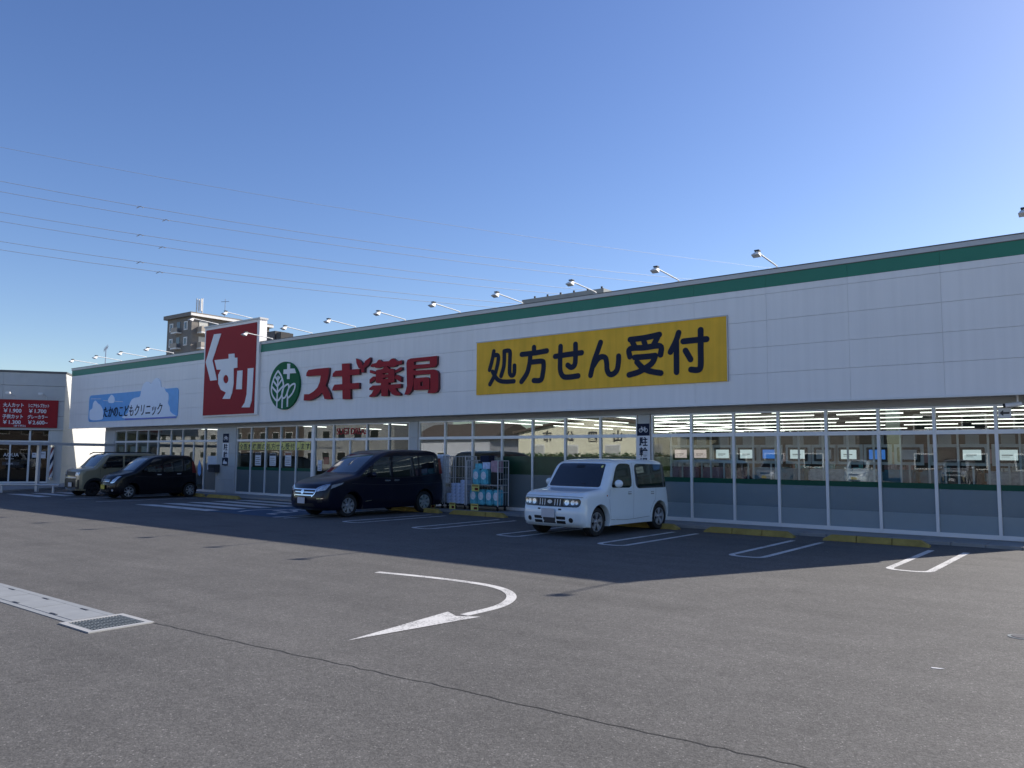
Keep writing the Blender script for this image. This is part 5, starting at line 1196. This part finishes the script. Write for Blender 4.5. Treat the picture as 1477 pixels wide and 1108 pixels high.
    def line(s, name, pts, surf, hw, off, m, parent=None, smooth=True):
        P = smooth_poly(pts, 8) if smooth and len(pts) > 2 else [Vector(p) for p in pts]
        Q = []
        for a, b in zip(P[:-1], P[1:]):
            k = max(1, int((b-a).length/0.06)); Q += [a+(b-a)*j/k for j in range(k)]
        Q.append(P[-1]); bm = bmesh.new(); l, r_ = [], []
        for i, p in enumerate(Q):
            d = (Q[min(i+1, len(Q)-1)]-Q[max(i-1, 0)]).normalized(); nn = Vector((-d.y, d.x))
            l.append(bm.verts.new(surf(*(p+nn*hw), off))); r_.append(bm.verts.new(surf(*(p-nn*hw), off)))
        for i in range(len(Q)-1): bm.faces.new((l[i], l[i+1], r_[i+1], r_[i]))
        me = bpy.data.meshes.new(name); bm.to_mesh(me); bm.free(); me.materials.append(m)
        return link(bpy.data.objects.new(name, me), parent or s.bodyobj)
    def wheel(s, sx, yc):
        R_ = s.wr; x = sx*(s.W/2-0.02*1-s.tuck*0.2-0.015); w = 0.19
        e = bpy.data.objects.new('wheel', None); e.empty_display_size = 0.2; e.location = (x, yc, R_); link(e, s.root)
        rr = R_*s.rimf
        mb = MB(); mb.lathe_x([(-w, rr*0.9), (-w, R_*0.93), (-w+0.03, R_), (-0.03, R_), (-0.004, R_*0.94), (0.0, R_*0.86), (-0.006, rr*1.02), (-0.02, rr)], 0, 0, 0, 40, sx); mb.build('tyre', M['rubber'], e, smooth=True, angle=50)
        mb = MB(); mb.lathe_x([(-0.012, rr*1.0), (-0.006, rr*0.99), (-0.006, rr*0.92), (-0.03, rr*0.88), (-0.10, rr*0.84)], 0, 0, 0, 40, sx)
        ns = s.spokes
        for k in range(ns):
            a = 2*math.pi*k/ns+0.3; tw = s.twin
            for dd in ((-tw, tw) if tw else (0,)):
                a1 = a+dd; c, sn = math.cos(a1), math.sin(a1); hw0, hw1 = s.sw*rr*1.1, s.sw*rr
                ca, sa = math.cos(a+dd*0.3), math.sin(a+dd*0.3)
                A = [Vector((sx*-0.022, ca*rr*0.12-sa*hw0, sa*rr*0.12+ca*hw0)), Vector((sx*-0.022, ca*rr*0.12+sa*hw0, sa*rr*0.12-ca*hw0)),
                     Vector((sx*-0.010, c*rr*0.95+sn*hw1, sn*rr*0.95-c*hw1)), Vector((sx*-0.010, c*rr*0.95-sn*hw1, sn*rr*0.95+c*hw1))]
                B = [v+Vector((-sx*0.03, 0, 0)) for v in A]
                va = [mb.bm.verts.new(v) for v in A]; vb = [mb.bm.verts.new(v) for v in B]
                mb.bm.faces.new(va); mb.bm.faces.new(vb[::-1])
                for i in range(4): mb.bm.faces.new((va[i], vb[i], vb[(i+1) % 4], va[(i+1) % 4]))
        mb.lathe_x([(-0.05, rr*0.24), (-0.008, rr*0.22), (-0.004, rr*0.12), (-0.004, 0.001)], 0, 0, 0, 20, sx)
        mb.build('rim', s.rimm, e, smooth=True)
        mb = MB(); mb.lathe_x([(-0.075, rr*0.86), (-0.075, 0.001)], 0, 0, 0, 30, sx); mb.build('brake_disc', M['steeldark'], e)
        # dark liner above the tyre
        mb = MB(); Ra = s.arch-0.004; pts = [(Ra*math.cos(math.pi*k/14), Ra*math.sin(math.pi*k/14)) for k in range(15)]
        bm = mb.bm; a_ = [bm.verts.new((-sx*0.035, p[0], p[1])) for p in pts]; b_ = [bm.verts.new((-sx*0.25, p[0], p[1])) for p in pts]
        for i in range(14): bm.faces.new((a_[i], a_[i+1], b_[i+1], b_[i]))
        o = mb.build('arch_liner', M['black'], s.root); o.location = (x, yc, R_)
    def mirror(s, y, z, m=None, sc=(0.08, 0.06, 0.085), out=0.10):
        for sx in (-1, 1):
            b = s.side(y, z, sx, 0); mb = MB(); mb.ball(b+Vector((sx*out, 0.0, 0.03)), 1.0, sc, 18)
            o = mb.build('door_mirror', m or s.paint, s.root, smooth=True, angle=80)
            mb = MB(); mb.tube([b+Vector((-sx*0.02, 0, -0.02)), b+Vector((sx*out*0.8, 0, -0.01))], 0.022, 8); mb.build('mirror_foot', M['black'], o)
    def handle(s, y, z, m=None, w=0.17):
        for sx in (-1, 1):
            b = s.side(y, z, sx, 0.02); mb = MB(); mb.box(-0.012, 0.014, -w/2, w/2, -0.014, 0.014, bev=0.008)
            o = mb.build('door_handle', m or s.paint, s.root, smooth=True); o.location = b
            s.panel('handle_recess_shade', [(y-w*0.4, z-0.035), (y+w*0.4, z-0.035), (y+w*0.4, z+0.03), (y-w*0.4, z+0.03)], lambda a, b_, o_: s.side(a, b_, sx, o_), 0.0012, s.shade, o, rings=2)  # flat patch coloured as shade behind the handle, no real hollow
            o.children[0].data.transform(Matrix.Translation(-b))
    def plate(s, z, m, w=0.33, h=0.165, x=0.0, off=0.03):
        f = s.front(x, z, 0); y = min(s.front(x-w/2, z-h/2, 0).y, s.front(x+w/2, z-h/2, 0).y, s.front(x, z+h/2, 0).y, f.y)-off
        o = MB().box(x-w/2, x+w/2, y-0.006, y, z-h/2, z+h/2, bev=0.003).build('licence_plate', m, s.root)
        return y
    def sides(s, name, poly, off, m, parent=None):
        r = []
        for sx in (-1, 1): r.append(s.panel(name, poly, lambda a, b, o, sx=sx: s.side(a, b, sx, o), off, m, parent))
        return r
    def sidelines(s, name, pts, hw, m, off=0.0015, smooth=True):
        for sx in (-1, 1): s.line(name, pts, lambda a, b, o, sx=sx: s.side(a, b, sx, o), hw, off, m, smooth=smooth)
def rpoly(pts, r, seg=5):
    out = []; n = len(pts)
    for i in range(n):
        p = Vector(pts[i]); a = Vector(pts[i-1]); b = Vector(pts[(i+1) % n]); da, db = a-p, b-p
        rr = r[i] if isinstance(r, (list, tuple)) else r
        A = p+da.normalized()*min(rr, da.length*0.45); B = p+db.normalized()*min(rr, db.length*0.45)
        for k in range(seg+1):
            t = k/seg; out.append(tuple(A*(1-t)**2+p*2*t*(1-t)+B*t*t))
    return out
# base settings shared by all
BASE = dict(sill=0.20, wr=0.30, arch=0.345, r=0.11, tumble=0.10, tuck=0.05, noseL=0.5, nosek=0.06, tailL=0.5, tailk=0.05, bulge=0.012, bodyside=0.0, bow=0.10, rbow=0.08, crown=0.02,
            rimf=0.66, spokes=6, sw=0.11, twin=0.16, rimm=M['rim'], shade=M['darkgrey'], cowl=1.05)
# ---- white boxy car
sp = dict(BASE, L=3.73, H=1.65, W=1.69, wy0=0.66, wy1=3.19, wr=0.31, arch=0.365, belt=1.0, paint=M['carwhite'], r=0.125, tumble=0.07, bow=0.09, nosek=0.015, noseL=0.45, bulge=0.022, bodyside=0.03,
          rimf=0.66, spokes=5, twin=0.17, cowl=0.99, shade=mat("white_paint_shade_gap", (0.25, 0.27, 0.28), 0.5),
          prof=[(0.14, 0.20, .03, .3), (0.03, 0.28, .06), (-0.01, 0.52, .15), (0.05, 0.68, .08), (0.06, 0.86, .12), (0.22, 0.95, .16), (0.84, 1.015, .06), (1.22, 1.56, .16), (1.65, 1.645, .4), (3.1, 1.635, .4), (3.48, 1.585, .16), (3.60, 1.05, .4), (3.73, 0.72, .25), (3.71, 0.32, .08), (3.60, 0.20, .03, .3)])
c = Car(sp, 'white boxy compact car with round-cornered windows, parked nose out before the bicycle-parking pillar', (-10.09, 14.0, 0), math.radians(-3.2))
S_ = c.side
c.panel('windscreen', rpoly([(-0.71, 1.04), (0.71, 1.04), (0.67, 1.54), (-0.67, 1.54)], 0.06), c.front, 0.004, M['carglass'])
c.sides('side_window', rpoly([(1.09, 1.03), (1.95, 1.01), (1.92, 1.55), (1.36, 1.56)], [0.08, 0.16, 0.14, 0.2]), 0.004, M['carglass'])
c.sides('rear_side_window', rpoly([(2.11, 0.99), (3.50, 0.99), (3.42, 1.53), (2.09, 1.55)], [0.16, 0.03, 0.05, 0.14]), 0.004, M['carglass'])
c.panel('rear_window', rpoly([(-0.55, 1.05), (0.70, 1.05), (0.62, 1.5), (-0.5, 1.5)], 0.08), c.rear, 0.004, M['carglass'])
c.sides('pillar_trim', [(1.90, 1.05), (1.925, 1.05), (1.905, 1.53), (1.88, 1.53)], 0.006, M['black'])
c.panel('grille_band', rpoly([(-0.76, 0.635), (0.76, 0.635), (0.78, 0.815), (-0.78, 0.815)], 0.085), c.front, 0.006, M['black'])
for sx in (-1, 1):
    hl_ = c.panel('headlight', rpoly([(sx*0.36, 0.65), (sx*0.755, 0.647), (sx*0.765, 0.803), (sx*0.36, 0.803)][::sx], 0.075), c.front, 0.012, M['carglass'])
    for xx, rr in ((0.455, 0.058), (0.60, 0.050), (0.69, 0.038)):
        c.panel('lamp', [(sx*xx+rr*math.cos(k*math.pi/8), 0.727+rr*math.sin(k*math.pi/8)) for k in range(16)], c.front, 0.018, M['lampinner'], hl_, rings=2)
    c.panel('fog_lamp_surround', [(sx*0.575+0.082*math.cos(k*math.pi/8), 0.36+0.082*math.sin(k*math.pi/8)) for k in range(16)], c.front, 0.010, M['carwhite'], rings=2)
    c.panel('fog_lamp', [(sx*0.575+0.052*math.cos(k*math.pi/8), 0.36+0.052*math.sin(k*math.pi/8)) for k in range(16)], c.front, 0.016, M['black'], rings=2)
    for zz in (0.40, 0.31): c.panel('bumper_opening', rpoly([(sx*0.20, zz-0.032), (sx*0.43, zz-0.032), (sx*0.43, zz+0.032), (sx*0.20, zz+0.032)][::sx], 0.012), c.front, 0.005, M['black'])
    c.panel('bumper_opening', rpoly([(sx*0.25, 0.565), (sx*0.33, 0.565), (sx*0.33, 0.595), (sx*0.25, 0.595)][::sx], 0.012), c.front, 0.005, M['black'], rings=2)
    c.panel('tail_lamp', rpoly([(sx*0.45, 0.48), (sx*0.72, 0.48), (sx*0.72, 0.58), (sx*0.45, 0.58)][::sx], 0.02), c.rear, 0.008, M['redlamp'])
for k in (0, 1, 2, 6, 7, 8): c.line('grille_bar', [(-0.28+k*0.07, 0.66), (-0.28+k*0.07, 0.79)], c.front, 0.010, 0.010, M['steel'], smooth=False)
c.panel('emblem', [(0.065*math.cos(k*math.pi/10), 0.735+0.04*math.sin(k*math.pi/10)) for k in range(20)], c.front, 0.016, M['steel'], rings=2)
c.plate(0.50, M['plate'], 0.36, 0.19)
c.panel('bumper_opening', rpoly([(-0.17, 0.28), (0.17, 0.28), (0.17, 0.40), (-0.17, 0.40)], 0.01), c.front, 0.004, M['darkgrey'])
c.mirror(1.20, 1.09, sc=(0.105, 0.065, 0.085), out=0.13); c.handle(1.86, 0.90); c.handle(2.86, 0.88)
gap = sp['shade']
c.sidelines('door_seam', [(1.06, 0.36), (1.02, 0.7), (1.05, 1.0)], 0.004, gap)
c.sidelines('door_seam', [(2.02, 0.32), (2.03, 0.8), (2.02, 1.1), (2.01, 1.56)], 0.004, gap)
c.sidelines('door_seam', [(2.72, 0.42), (2.86, 0.62), (2.98, 0.75), (3.02, 1.0)], 0.004, gap)
c.sidelines('sill_line', [(1.06, 0.34), (1.8, 0.31), (2.7, 0.34)], 0.005, gap)
c.line('bonnet_seam', [(-0.80, 0.845), (-0.4, 0.855), (0.4, 0.855), (0.80, 0.845)], c.front, 0.005, 0.002, gap)
for sx in (-1, 1):
    c.panel('side_marker', [(0.93+0.022*math.cos(k*math.pi/5), 0.86+0.016*math.sin(k*math.pi/5)) for k in range(10)], lambda a, b, o, sx=sx: c.side(a, b, sx, o), 0.005, M['amber'], rings=2)
MB().tube([(-0.35, 0.96, 1.085), (0.30, 0.90, 1.11)], 0.010, 6).build('wiper', M['black'], c.root)
MB().tube([(0.0, 0.93, 1.085), (0.52, 0.99, 1.13)], 0.010, 6).build('wiper', M['black'], c.root)
c.panel('sticker', [(0.60+0.028*math.cos(k*math.pi/5), 1.48+0.028*math.sin(k*math.pi/5)) for k in range(10)], c.front, 0.008, M['yellowcard'], rings=2)
c.panel('mirror_housing', rpoly([(-0.12, 1.44), (0.12, 1.44), (0.12, 1.50), (-0.12, 1.50)], 0.02), c.front, 0.007, M['black'], rings=2)
# ---- navy minivan
sp = dict(BASE, L=4.69, H=1.865, W=1.70, wy0=0.93, wy1=3.79, wr=0.32, arch=0.375, belt=1.08, paint=M['carnavy'], r=0.12, tumble=0.09, bow=0.17, nosek=0.05, noseL=0.7, bulge=0.012, cowl=1.15, spokes=7, sw=0.10, twin=0.15,
          prof=[(0.18, 0.20, .03, .3), (0.02, 0.27, .06), (-0.02, 0.50, .1), (0.02, 0.74, .08), (0.10, 0.90, .1), (0.42, 1.02, .25), (1.12, 1.16, .1), (1.98, 1.72, .35), (2.5, 1.84, .5), (3.4, 1.865, .5), (4.25, 1.83, .3), (4.46, 1.72, .16), (4.60, 1.10, .4), (4.69, 0.72, .2), (4.66, 0.32, .08), (4.50, 0.20, .03, .3)])
c = Car(sp, 'dark navy minivan with chrome grille, parked between wheelchair bay and roll cages', (-18.02, 13.55, 0), math.radians(-2.0))
c.panel('windscreen', rpoly([(-0.68, 1.21), (0.68, 1.21), (0.60, 1.71), (-0.60, 1.71)], 0.06), c.front, 0.004, M['carglass'])
c.sides('front_quarter_glass', rpoly([(1.22, 1.12), (1.55, 1.10), (1.63, 1.42)], [0.03, 0.03, 0.03]), 0.004, M['carglass'])
c.sides('side_window', rpoly([(1.62, 1.09), (2.40, 1.07), (2.40, 1.66), (2.02, 1.65), (1.72, 1.46)], 0.05), 0.004, M['carglass'])
c.sides('side_window', rpoly([(2.48, 1.07), (3.50, 1.10), (3.48, 1.68), (2.48, 1.68)], 0.05), 0.004, M['carglass'])
c.sides('side_window', rpoly([(3.58, 1.11), (4.40, 1.18), (4.30, 1.66), (3.56, 1.68)], 0.05), 0.004, M['carglass'])
c.panel('rear_window', rpoly([(-0.6, 1.1), (0.6, 1.1), (0.56, 1.65), (-0.56, 1.65)], 0.08), c.rear, 0.004, M['carglass'])
g = c.panel('grille', rpoly([(-0.42, 0.585), (0.42, 0.585), (0.50, 0.80), (-0.50, 0.80)], 0.03), c.front, 0.005, M['black'])
for zz, w in ((0.77, 0.50), (0.69, 0.46), (0.61, 0.43)): c.line('grille_bar', [(-w, zz), (0, zz), (w, zz)], c.front, 0.014, 0.012, M['chrome'], smooth=False)
c.panel('emblem', [(0.075*math.cos(k*math.pi/10), 0.70+0.06*math.sin(k*math.pi/10)) for k in range(20)], c.front, 0.022, M['chrome'], rings=2)
for sx in (-1, 1):
    h1 = c.panel('headlight', rpoly([(sx*0.50, 0.70), (sx*0.80, 0.76), (sx*0.828, 0.90), (sx*0.66, 0.855), (sx*0.52, 0.79)][::sx], 0.02), c.front, 0.008, M['lampglass'])
    for xx, zz, rr in ((0.60, 0.765, 0.035), (0.70, 0.805, 0.032)): c.panel('lamp', [(sx*xx+rr*math.cos(k*math.pi/6), zz+rr*math.sin(k*math.pi/6)) for k in range(12)], c.front, 0.016, M['lampinner'], h1, rings=2)
    c.line('chrome_trim', [(sx*0.40, 0.575), (sx*0.49, 0.66), (sx*0.53, 0.80)], c.front, 0.014, 0.014, M['chrome'])
    c.line('light_strip', [(sx*0.53, 0.80), (sx*0.66, 0.865), (sx*0.82, 0.915)], c.front, 0.012, 0.012, M['chrome'])
    c.panel('headlight_wing', rpoly([(0.16, 0.79), (0.52, 0.90), (0.60, 0.955), (0.20, 0.89)], 0.015), lambda a, b, o, sx=sx: c.side(a, b, sx, o-0.03), 0.036, M['lampglass'], h1)
    c.panel('fog_lamp', rpoly([(sx*0.60, 0.42), (sx*0.76, 0.44), (sx*0.76, 0.50), (sx*0.62, 0.48)][::sx], 0.012), c.front, 0.008, M['black'], rings=3)
    c.line('bumper_trim', [(sx*0.58, 0.52), (sx*0.78, 0.535)], c.front, 0.008, 0.010, M['chrome'], smooth=False)
    c.panel('tail_lamp', rpoly([(4.42, 1.15), (4.58, 1.15), (4.50, 1.62), (4.40, 1.62)], 0.02), lambda a, b, o, sx=sx: c.side(a, b, sx, o), 0.004, M['redlamp'])
c.panel('lower_grille', rpoly([(-0.50, 0.30), (0.50, 0.30), (0.44, 0.40), (-0.44, 0.40)], 0.03), c.front, 0.004, M['black'])
c.plate(0.47, M['plate'], 0.33, 0.165)
c.mirror(1.62, 1.12, sc=(0.10, 0.07, 0.08), out=0.12); c.handle(2.25, 0.98, M['chrome'], 0.2); c.handle(2.62, 0.985, M['chrome'], 0.2)
gk = mat("dark_seam", (0.002, 0.002, 0.003), 0.6)
c.sidelines('door_seam', [(1.30, 0.33), (1.33, 0.7), (1.45, 1.06)], 0.004, gk); c.sidelines('door_seam', [(2.44, 0.30), (2.44, 1.06)], 0.004, gk); c.sidelines('door_seam', [(3.40, 0.45), (3.52, 0.75), (3.54, 1.08)], 0.004, gk)
c.sidelines('slide_rail', [(2.6, 0.92), (4.45, 0.93)], 0.008, gk, smooth=False)
c.sidelines('window_sill_trim', [(1.55, 1.075), (2.5, 1.05), (3.6, 1.085), (4.45, 1.155)], 0.008, M['steeldark'])
c.sidelines('body_crease', [(0.9, 0.92), (2.4, 0.86), (4.5, 0.88)], 0.004, M['darkgrey'])  # light along a crease drawn as a flat paler strip
c.sidelines('sill_trim', [(1.4, 0.42), (1.65, 0.44)], 0.007, M['chrome'], smooth=False)
# ---- blue-black kei wagon
sp = dict(BASE, L=3.395, H=1.645, W=1.475, wy0=0.62, wy1=3.04, wr=0.275, arch=0.32, sill=0.17, belt=0.98, paint=M['carblack'], r=0.10, tumble=0.10, bow=0.18, nosek=0.10, noseL=0.55, bulge=0.010, cowl=1.03, spokes=7, sw=0.10, twin=0.0,
          prof=[(0.14, 0.17, .03, .3), (0.01, 0.24, .06), (-0.02, 0.45, .1), (0.03, 0.70, .08), (0.16, 0.88, .12), (0.40, 0.95, .15), (0.72, 1.03, .08), (1.38, 1.52, .25), (1.8, 1.62, .4), (2.6, 1.64, .4), (3.10, 1.61, .14), (3.22, 1.45, .12), (3.34, 1.0, .3), (3.395, 0.62, .2), (3.37, 0.28, .06), (3.28, 0.17, .03, .3)])
c = Car(sp, 'blue-black kei wagon with yellow plate, parked nose out left of the hatched walkway', (-30.62, 14.0, 0), math.radians(-2.0))
c.panel('windscreen', rpoly([(-0.58, 1.07), (0.58, 1.07), (0.50, 1.51), (-0.50, 1.51)], 0.05), c.front, 0.004, M['carglass'])
c.sides('side_window', rpoly([(0.98, 1.02), (1.82, 1.0), (1.82, 1.50), (1.48, 1.49)], 0.05), 0.004, M['carglass'])
c.sides('side_window', rpoly([(1.90, 1.0), (2.72, 1.02), (2.70, 1.50), (1.90, 1.51)], 0.05), 0.004, M['carglass'])
c.sides('side_window', rpoly([(2.78, 1.03), (3.10, 1.12), (3.05, 1.46), (2.76, 1.50)], 0.05), 0.004, M['carglass'])
c.panel('rear_window', rpoly([(-0.5, 1.0), (0.5, 1.0), (0.46, 1.45), (-0.46, 1.45)], 0.08), c.rear, 0.004, M['carglass'])
c.panel('grille', rpoly([(-0.36, 0.62), (0.36, 0.62), (0.40, 0.74), (-0.40, 0.74)], 0.03), c.front, 0.006, M['darkgrey'])
for zz in (0.65, 0.70): c.line('grille_bar', [(-0.36, zz), (0.36, zz)], c.front, 0.010, 0.012, M['chrome'], smooth=False)
for sx in (-1, 1):
    h1 = c.panel('headlight', rpoly([(sx*0.42, 0.60), (sx*0.62, 0.62), (sx*0.715, 0.86), (sx*0.60, 0.84)][::sx], 0.03), c.front, 0.010, M['lampglass'])
    c.panel('lamp', [(sx*0.55+0.04*math.cos(k*math.pi/6), 0.70+0.04*math.sin(k*math.pi/6)) for k in range(12)], c.front, 0.018, M['lampinner'], h1, rings=2)
    c.line('light_strip', [(sx*0.45, 0.605), (sx*0.62, 0.635), (sx*0.71, 0.85)], c.front, 0.012, 0.014, M['chrome'])
    c.panel('fog_lamp', [(sx*0.56+0.04*math.cos(k*math.pi/6), 0.33+0.04*math.sin(k*math.pi/6)) for k in range(12)], c.front, 0.008, M['steel'], rings=2)
    c.panel('tail_lamp', rpoly([(3.14, 0.95), (3.33, 0.95), (3.22, 1.40), (3.12, 1.40)], 0.02), lambda a, b, o, sx=sx: c.side(a, b, sx, o), 0.004, M['redlamp'])
c.panel('lower_grille', rpoly([(-0.40, 0.26), (0.40, 0.26), (0.40, 0.36), (-0.40, 0.36)], 0.03), c.front, 0.004, M['black'])
c.plate(0.45, M['plateyellow'])
c.mirror(1.10, 1.04, sc=(0.085, 0.06, 0.07), out=0.1); c.handle(1.72, 0.90, M['steel']); c.handle(2.55, 0.92, M['steel'])
c.sidelines('door_seam', [(0.92, 0.3), (0.92, 0.98)], 0.004, gk); c.sidelines('door_seam', [(1.86, 0.28), (1.86, 0.98)], 0.004, gk); c.sidelines('door_seam', [(2.62, 0.35), (2.74, 0.6), (2.76, 1.0)], 0.004, gk)
c.sidelines('body_crease', [(0.7, 0.84), (2.0, 0.80), (3.2, 0.84)], 0.004, M['darkgrey'])  # paler flat strip painted in for light on a crease
wagon = c.root
# ---- beige kei van with black cladding
sp = dict(BASE, L=3.395, H=1.72, W=1.475, wy0=0.60, wy1=3.02, wr=0.285, arch=0.345, sill=0.21, belt=1.10, paint=M['carbeige'], r=0.09, tumble=0.07, bow=0.08, nosek=0.05, noseL=0.3, bulge=0.014, cowl=1.15, rimm=M['steeldark'], spokes=5, twin=0.15,
          prof=[(0.12, 0.21, .03, .3), (0.01, 0.28, .05), (0.0, 0.55, .08), (0.02, 0.85, .06), (0.05, 1.0, .08), (0.16, 1.07, .08), (0.58, 1.13, .06), (1.02, 1.60, .14), (1.35, 1.70, .3), (2.4, 1.72, .3), (3.2, 1.69, .12), (3.30, 1.5, .2), (3.38, 1.0, .3), (3.395, 0.62, .2), (3.37, 0.3, .06), (3.28, 0.21, .03, .3)])
c = Car(sp, 'olive-beige kei van with black cladding and roof rails, leftmost of the parked cars', (-33.55, 14.0, 0), math.radians(-1.0))
c.panel('windscreen', rpoly([(-0.60, 1.18), (0.60, 1.18), (0.55, 1.60), (-0.55, 1.60)], 0.04), c.front, 0.004, M['carglass'])
c.sides('side_window', rpoly([(0.86, 1.12), (1.72, 1.12), (1.72, 1.60), (1.16, 1.60)], 0.04), 0.004, M['carglass'])
c.sides('side_window', rpoly([(1.80, 1.12), (2.56, 1.12), (2.56, 1.60), (1.80, 1.60)], 0.04), 0.004, M['carglass'])
c.sides('side_window', rpoly([(2.64, 1.12), (3.16, 1.16), (3.12, 1.58), (2.64, 1.60)], 0.04), 0.004, M['carglass'])
c.panel('grille', rpoly([(-0.66, 0.80), (0.66, 0.80), (0.66, 0.96), (-0.66, 0.96)], 0.03), c.front, 0.006, M['black'])
for sx in (-1, 1):
    h1 = c.panel('headlight', rpoly([(sx*0.40, 0.80), (sx*0.67, 0.80), (sx*0.69, 0.96), (sx*0.44, 0.95)][::sx], 0.03), c.front, 0.012, M['lampglass'])
    c.panel('lamp', [(sx*0.56+0.05*math.cos(k*math.pi/6), 0.88+0.05*math.sin(k*math.pi/6)) for k in range(12)], c.front, 0.018, M['lampinner'], h1, rings=2)
    c.panel('corner_cladding', rpoly([(sx*0.42, 0.30), (sx*0.70, 0.30), (sx*0.70, 0.66), (sx*0.50, 0.66)][::sx], 0.03), c.front, 0.010, M['black'])
    c.panel('bumper_pod', rpoly([(sx*0.52, 0.38), (sx*0.62, 0.38), (sx*0.62, 0.66), (sx*0.52, 0.66)][::sx], 0.03), c.front, 0.02, M['carbeige'], rings=3)
c.panel('bumper_grille', rpoly([(-0.50, 0.34), (0.50, 0.34), (0.52, 0.70), (-0.52, 0.70)], 0.04), c.front, 0.006, M['black'])
c.line('skid_bar', [(-0.5, 0.31), (0.5, 0.31)], c.front, 0.022, 0.012, M['chrome'], smooth=False); c.line('grille_bar', [(-0.5, 0.73), (0.5, 0.73)], c.front, 0.02, 0.012, M['steel'], smooth=False)
c.plate(0.46, M['plate'], x=0.1)
for yc in (0.60, 3.02):
    c.sidelines('arch_cladding', [(yc+0.395*math.cos(math.pi*k/12), 0.285+0.395*math.sin(math.pi*k/12)) for k in range(13)], 0.05, M['black'], off=0.008)
c.sidelines('sill_cladding', [(1.0, 0.30), (2.6, 0.30)], 0.07, M['black'], off=0.006, smooth=False)
c.mirror(0.92, 1.15, M['black'], sc=(0.10, 0.06, 0.10), out=0.12); c.handle(1.62, 0.98); c.handle(1.95, 0.98)
c.sidelines('door_seam', [(0.80, 0.5), (0.80, 1.1)], 0.004, gk); c.sidelines('door_seam', [(1.76, 0.35), (1.76, 1.1)], 0.004, gk)
for sx in (-1, 1):
    mb = MB(); mb.tube([(sx*0.58, 0.95, 1.66), (sx*0.58, 1.1, 1.735), (sx*0.58, 2.9, 1.74), (sx*0.58, 3.05, 1.69)], 0.022, 8); mb.build('roof_rail', M['black'], c.root, smooth=True)

# cars across the lot, seen as reflections in the shop windows
def across(src, x, y, rz, m, label):
    r = copy_tree(src); r.location = (x, y, 0); r.rotation_euler = (0, 0, rz); r['label'] = label; r['group'] = 'cars across the lot'
    for o in r.children:
        if o.name.startswith('body') or o.name.startswith('door_mirror'): o.data = o.data.copy(); o.data.materials[0] = m
across(wagon, -20.5, -15.5, math.radians(182), M['silver'], 'silver kei wagon across the lot, leftmost of three mirrored in the glass')
across(wagon, -14.6, -15.2, math.radians(178), M['carwhite'], 'white kei wagon across the lot, middle of three mirrored in the glass')
across(c.root, -9.0, -15.4, math.radians(181), M['silver'], 'silver kei van across the lot, rightmost of three mirrored in the glass')
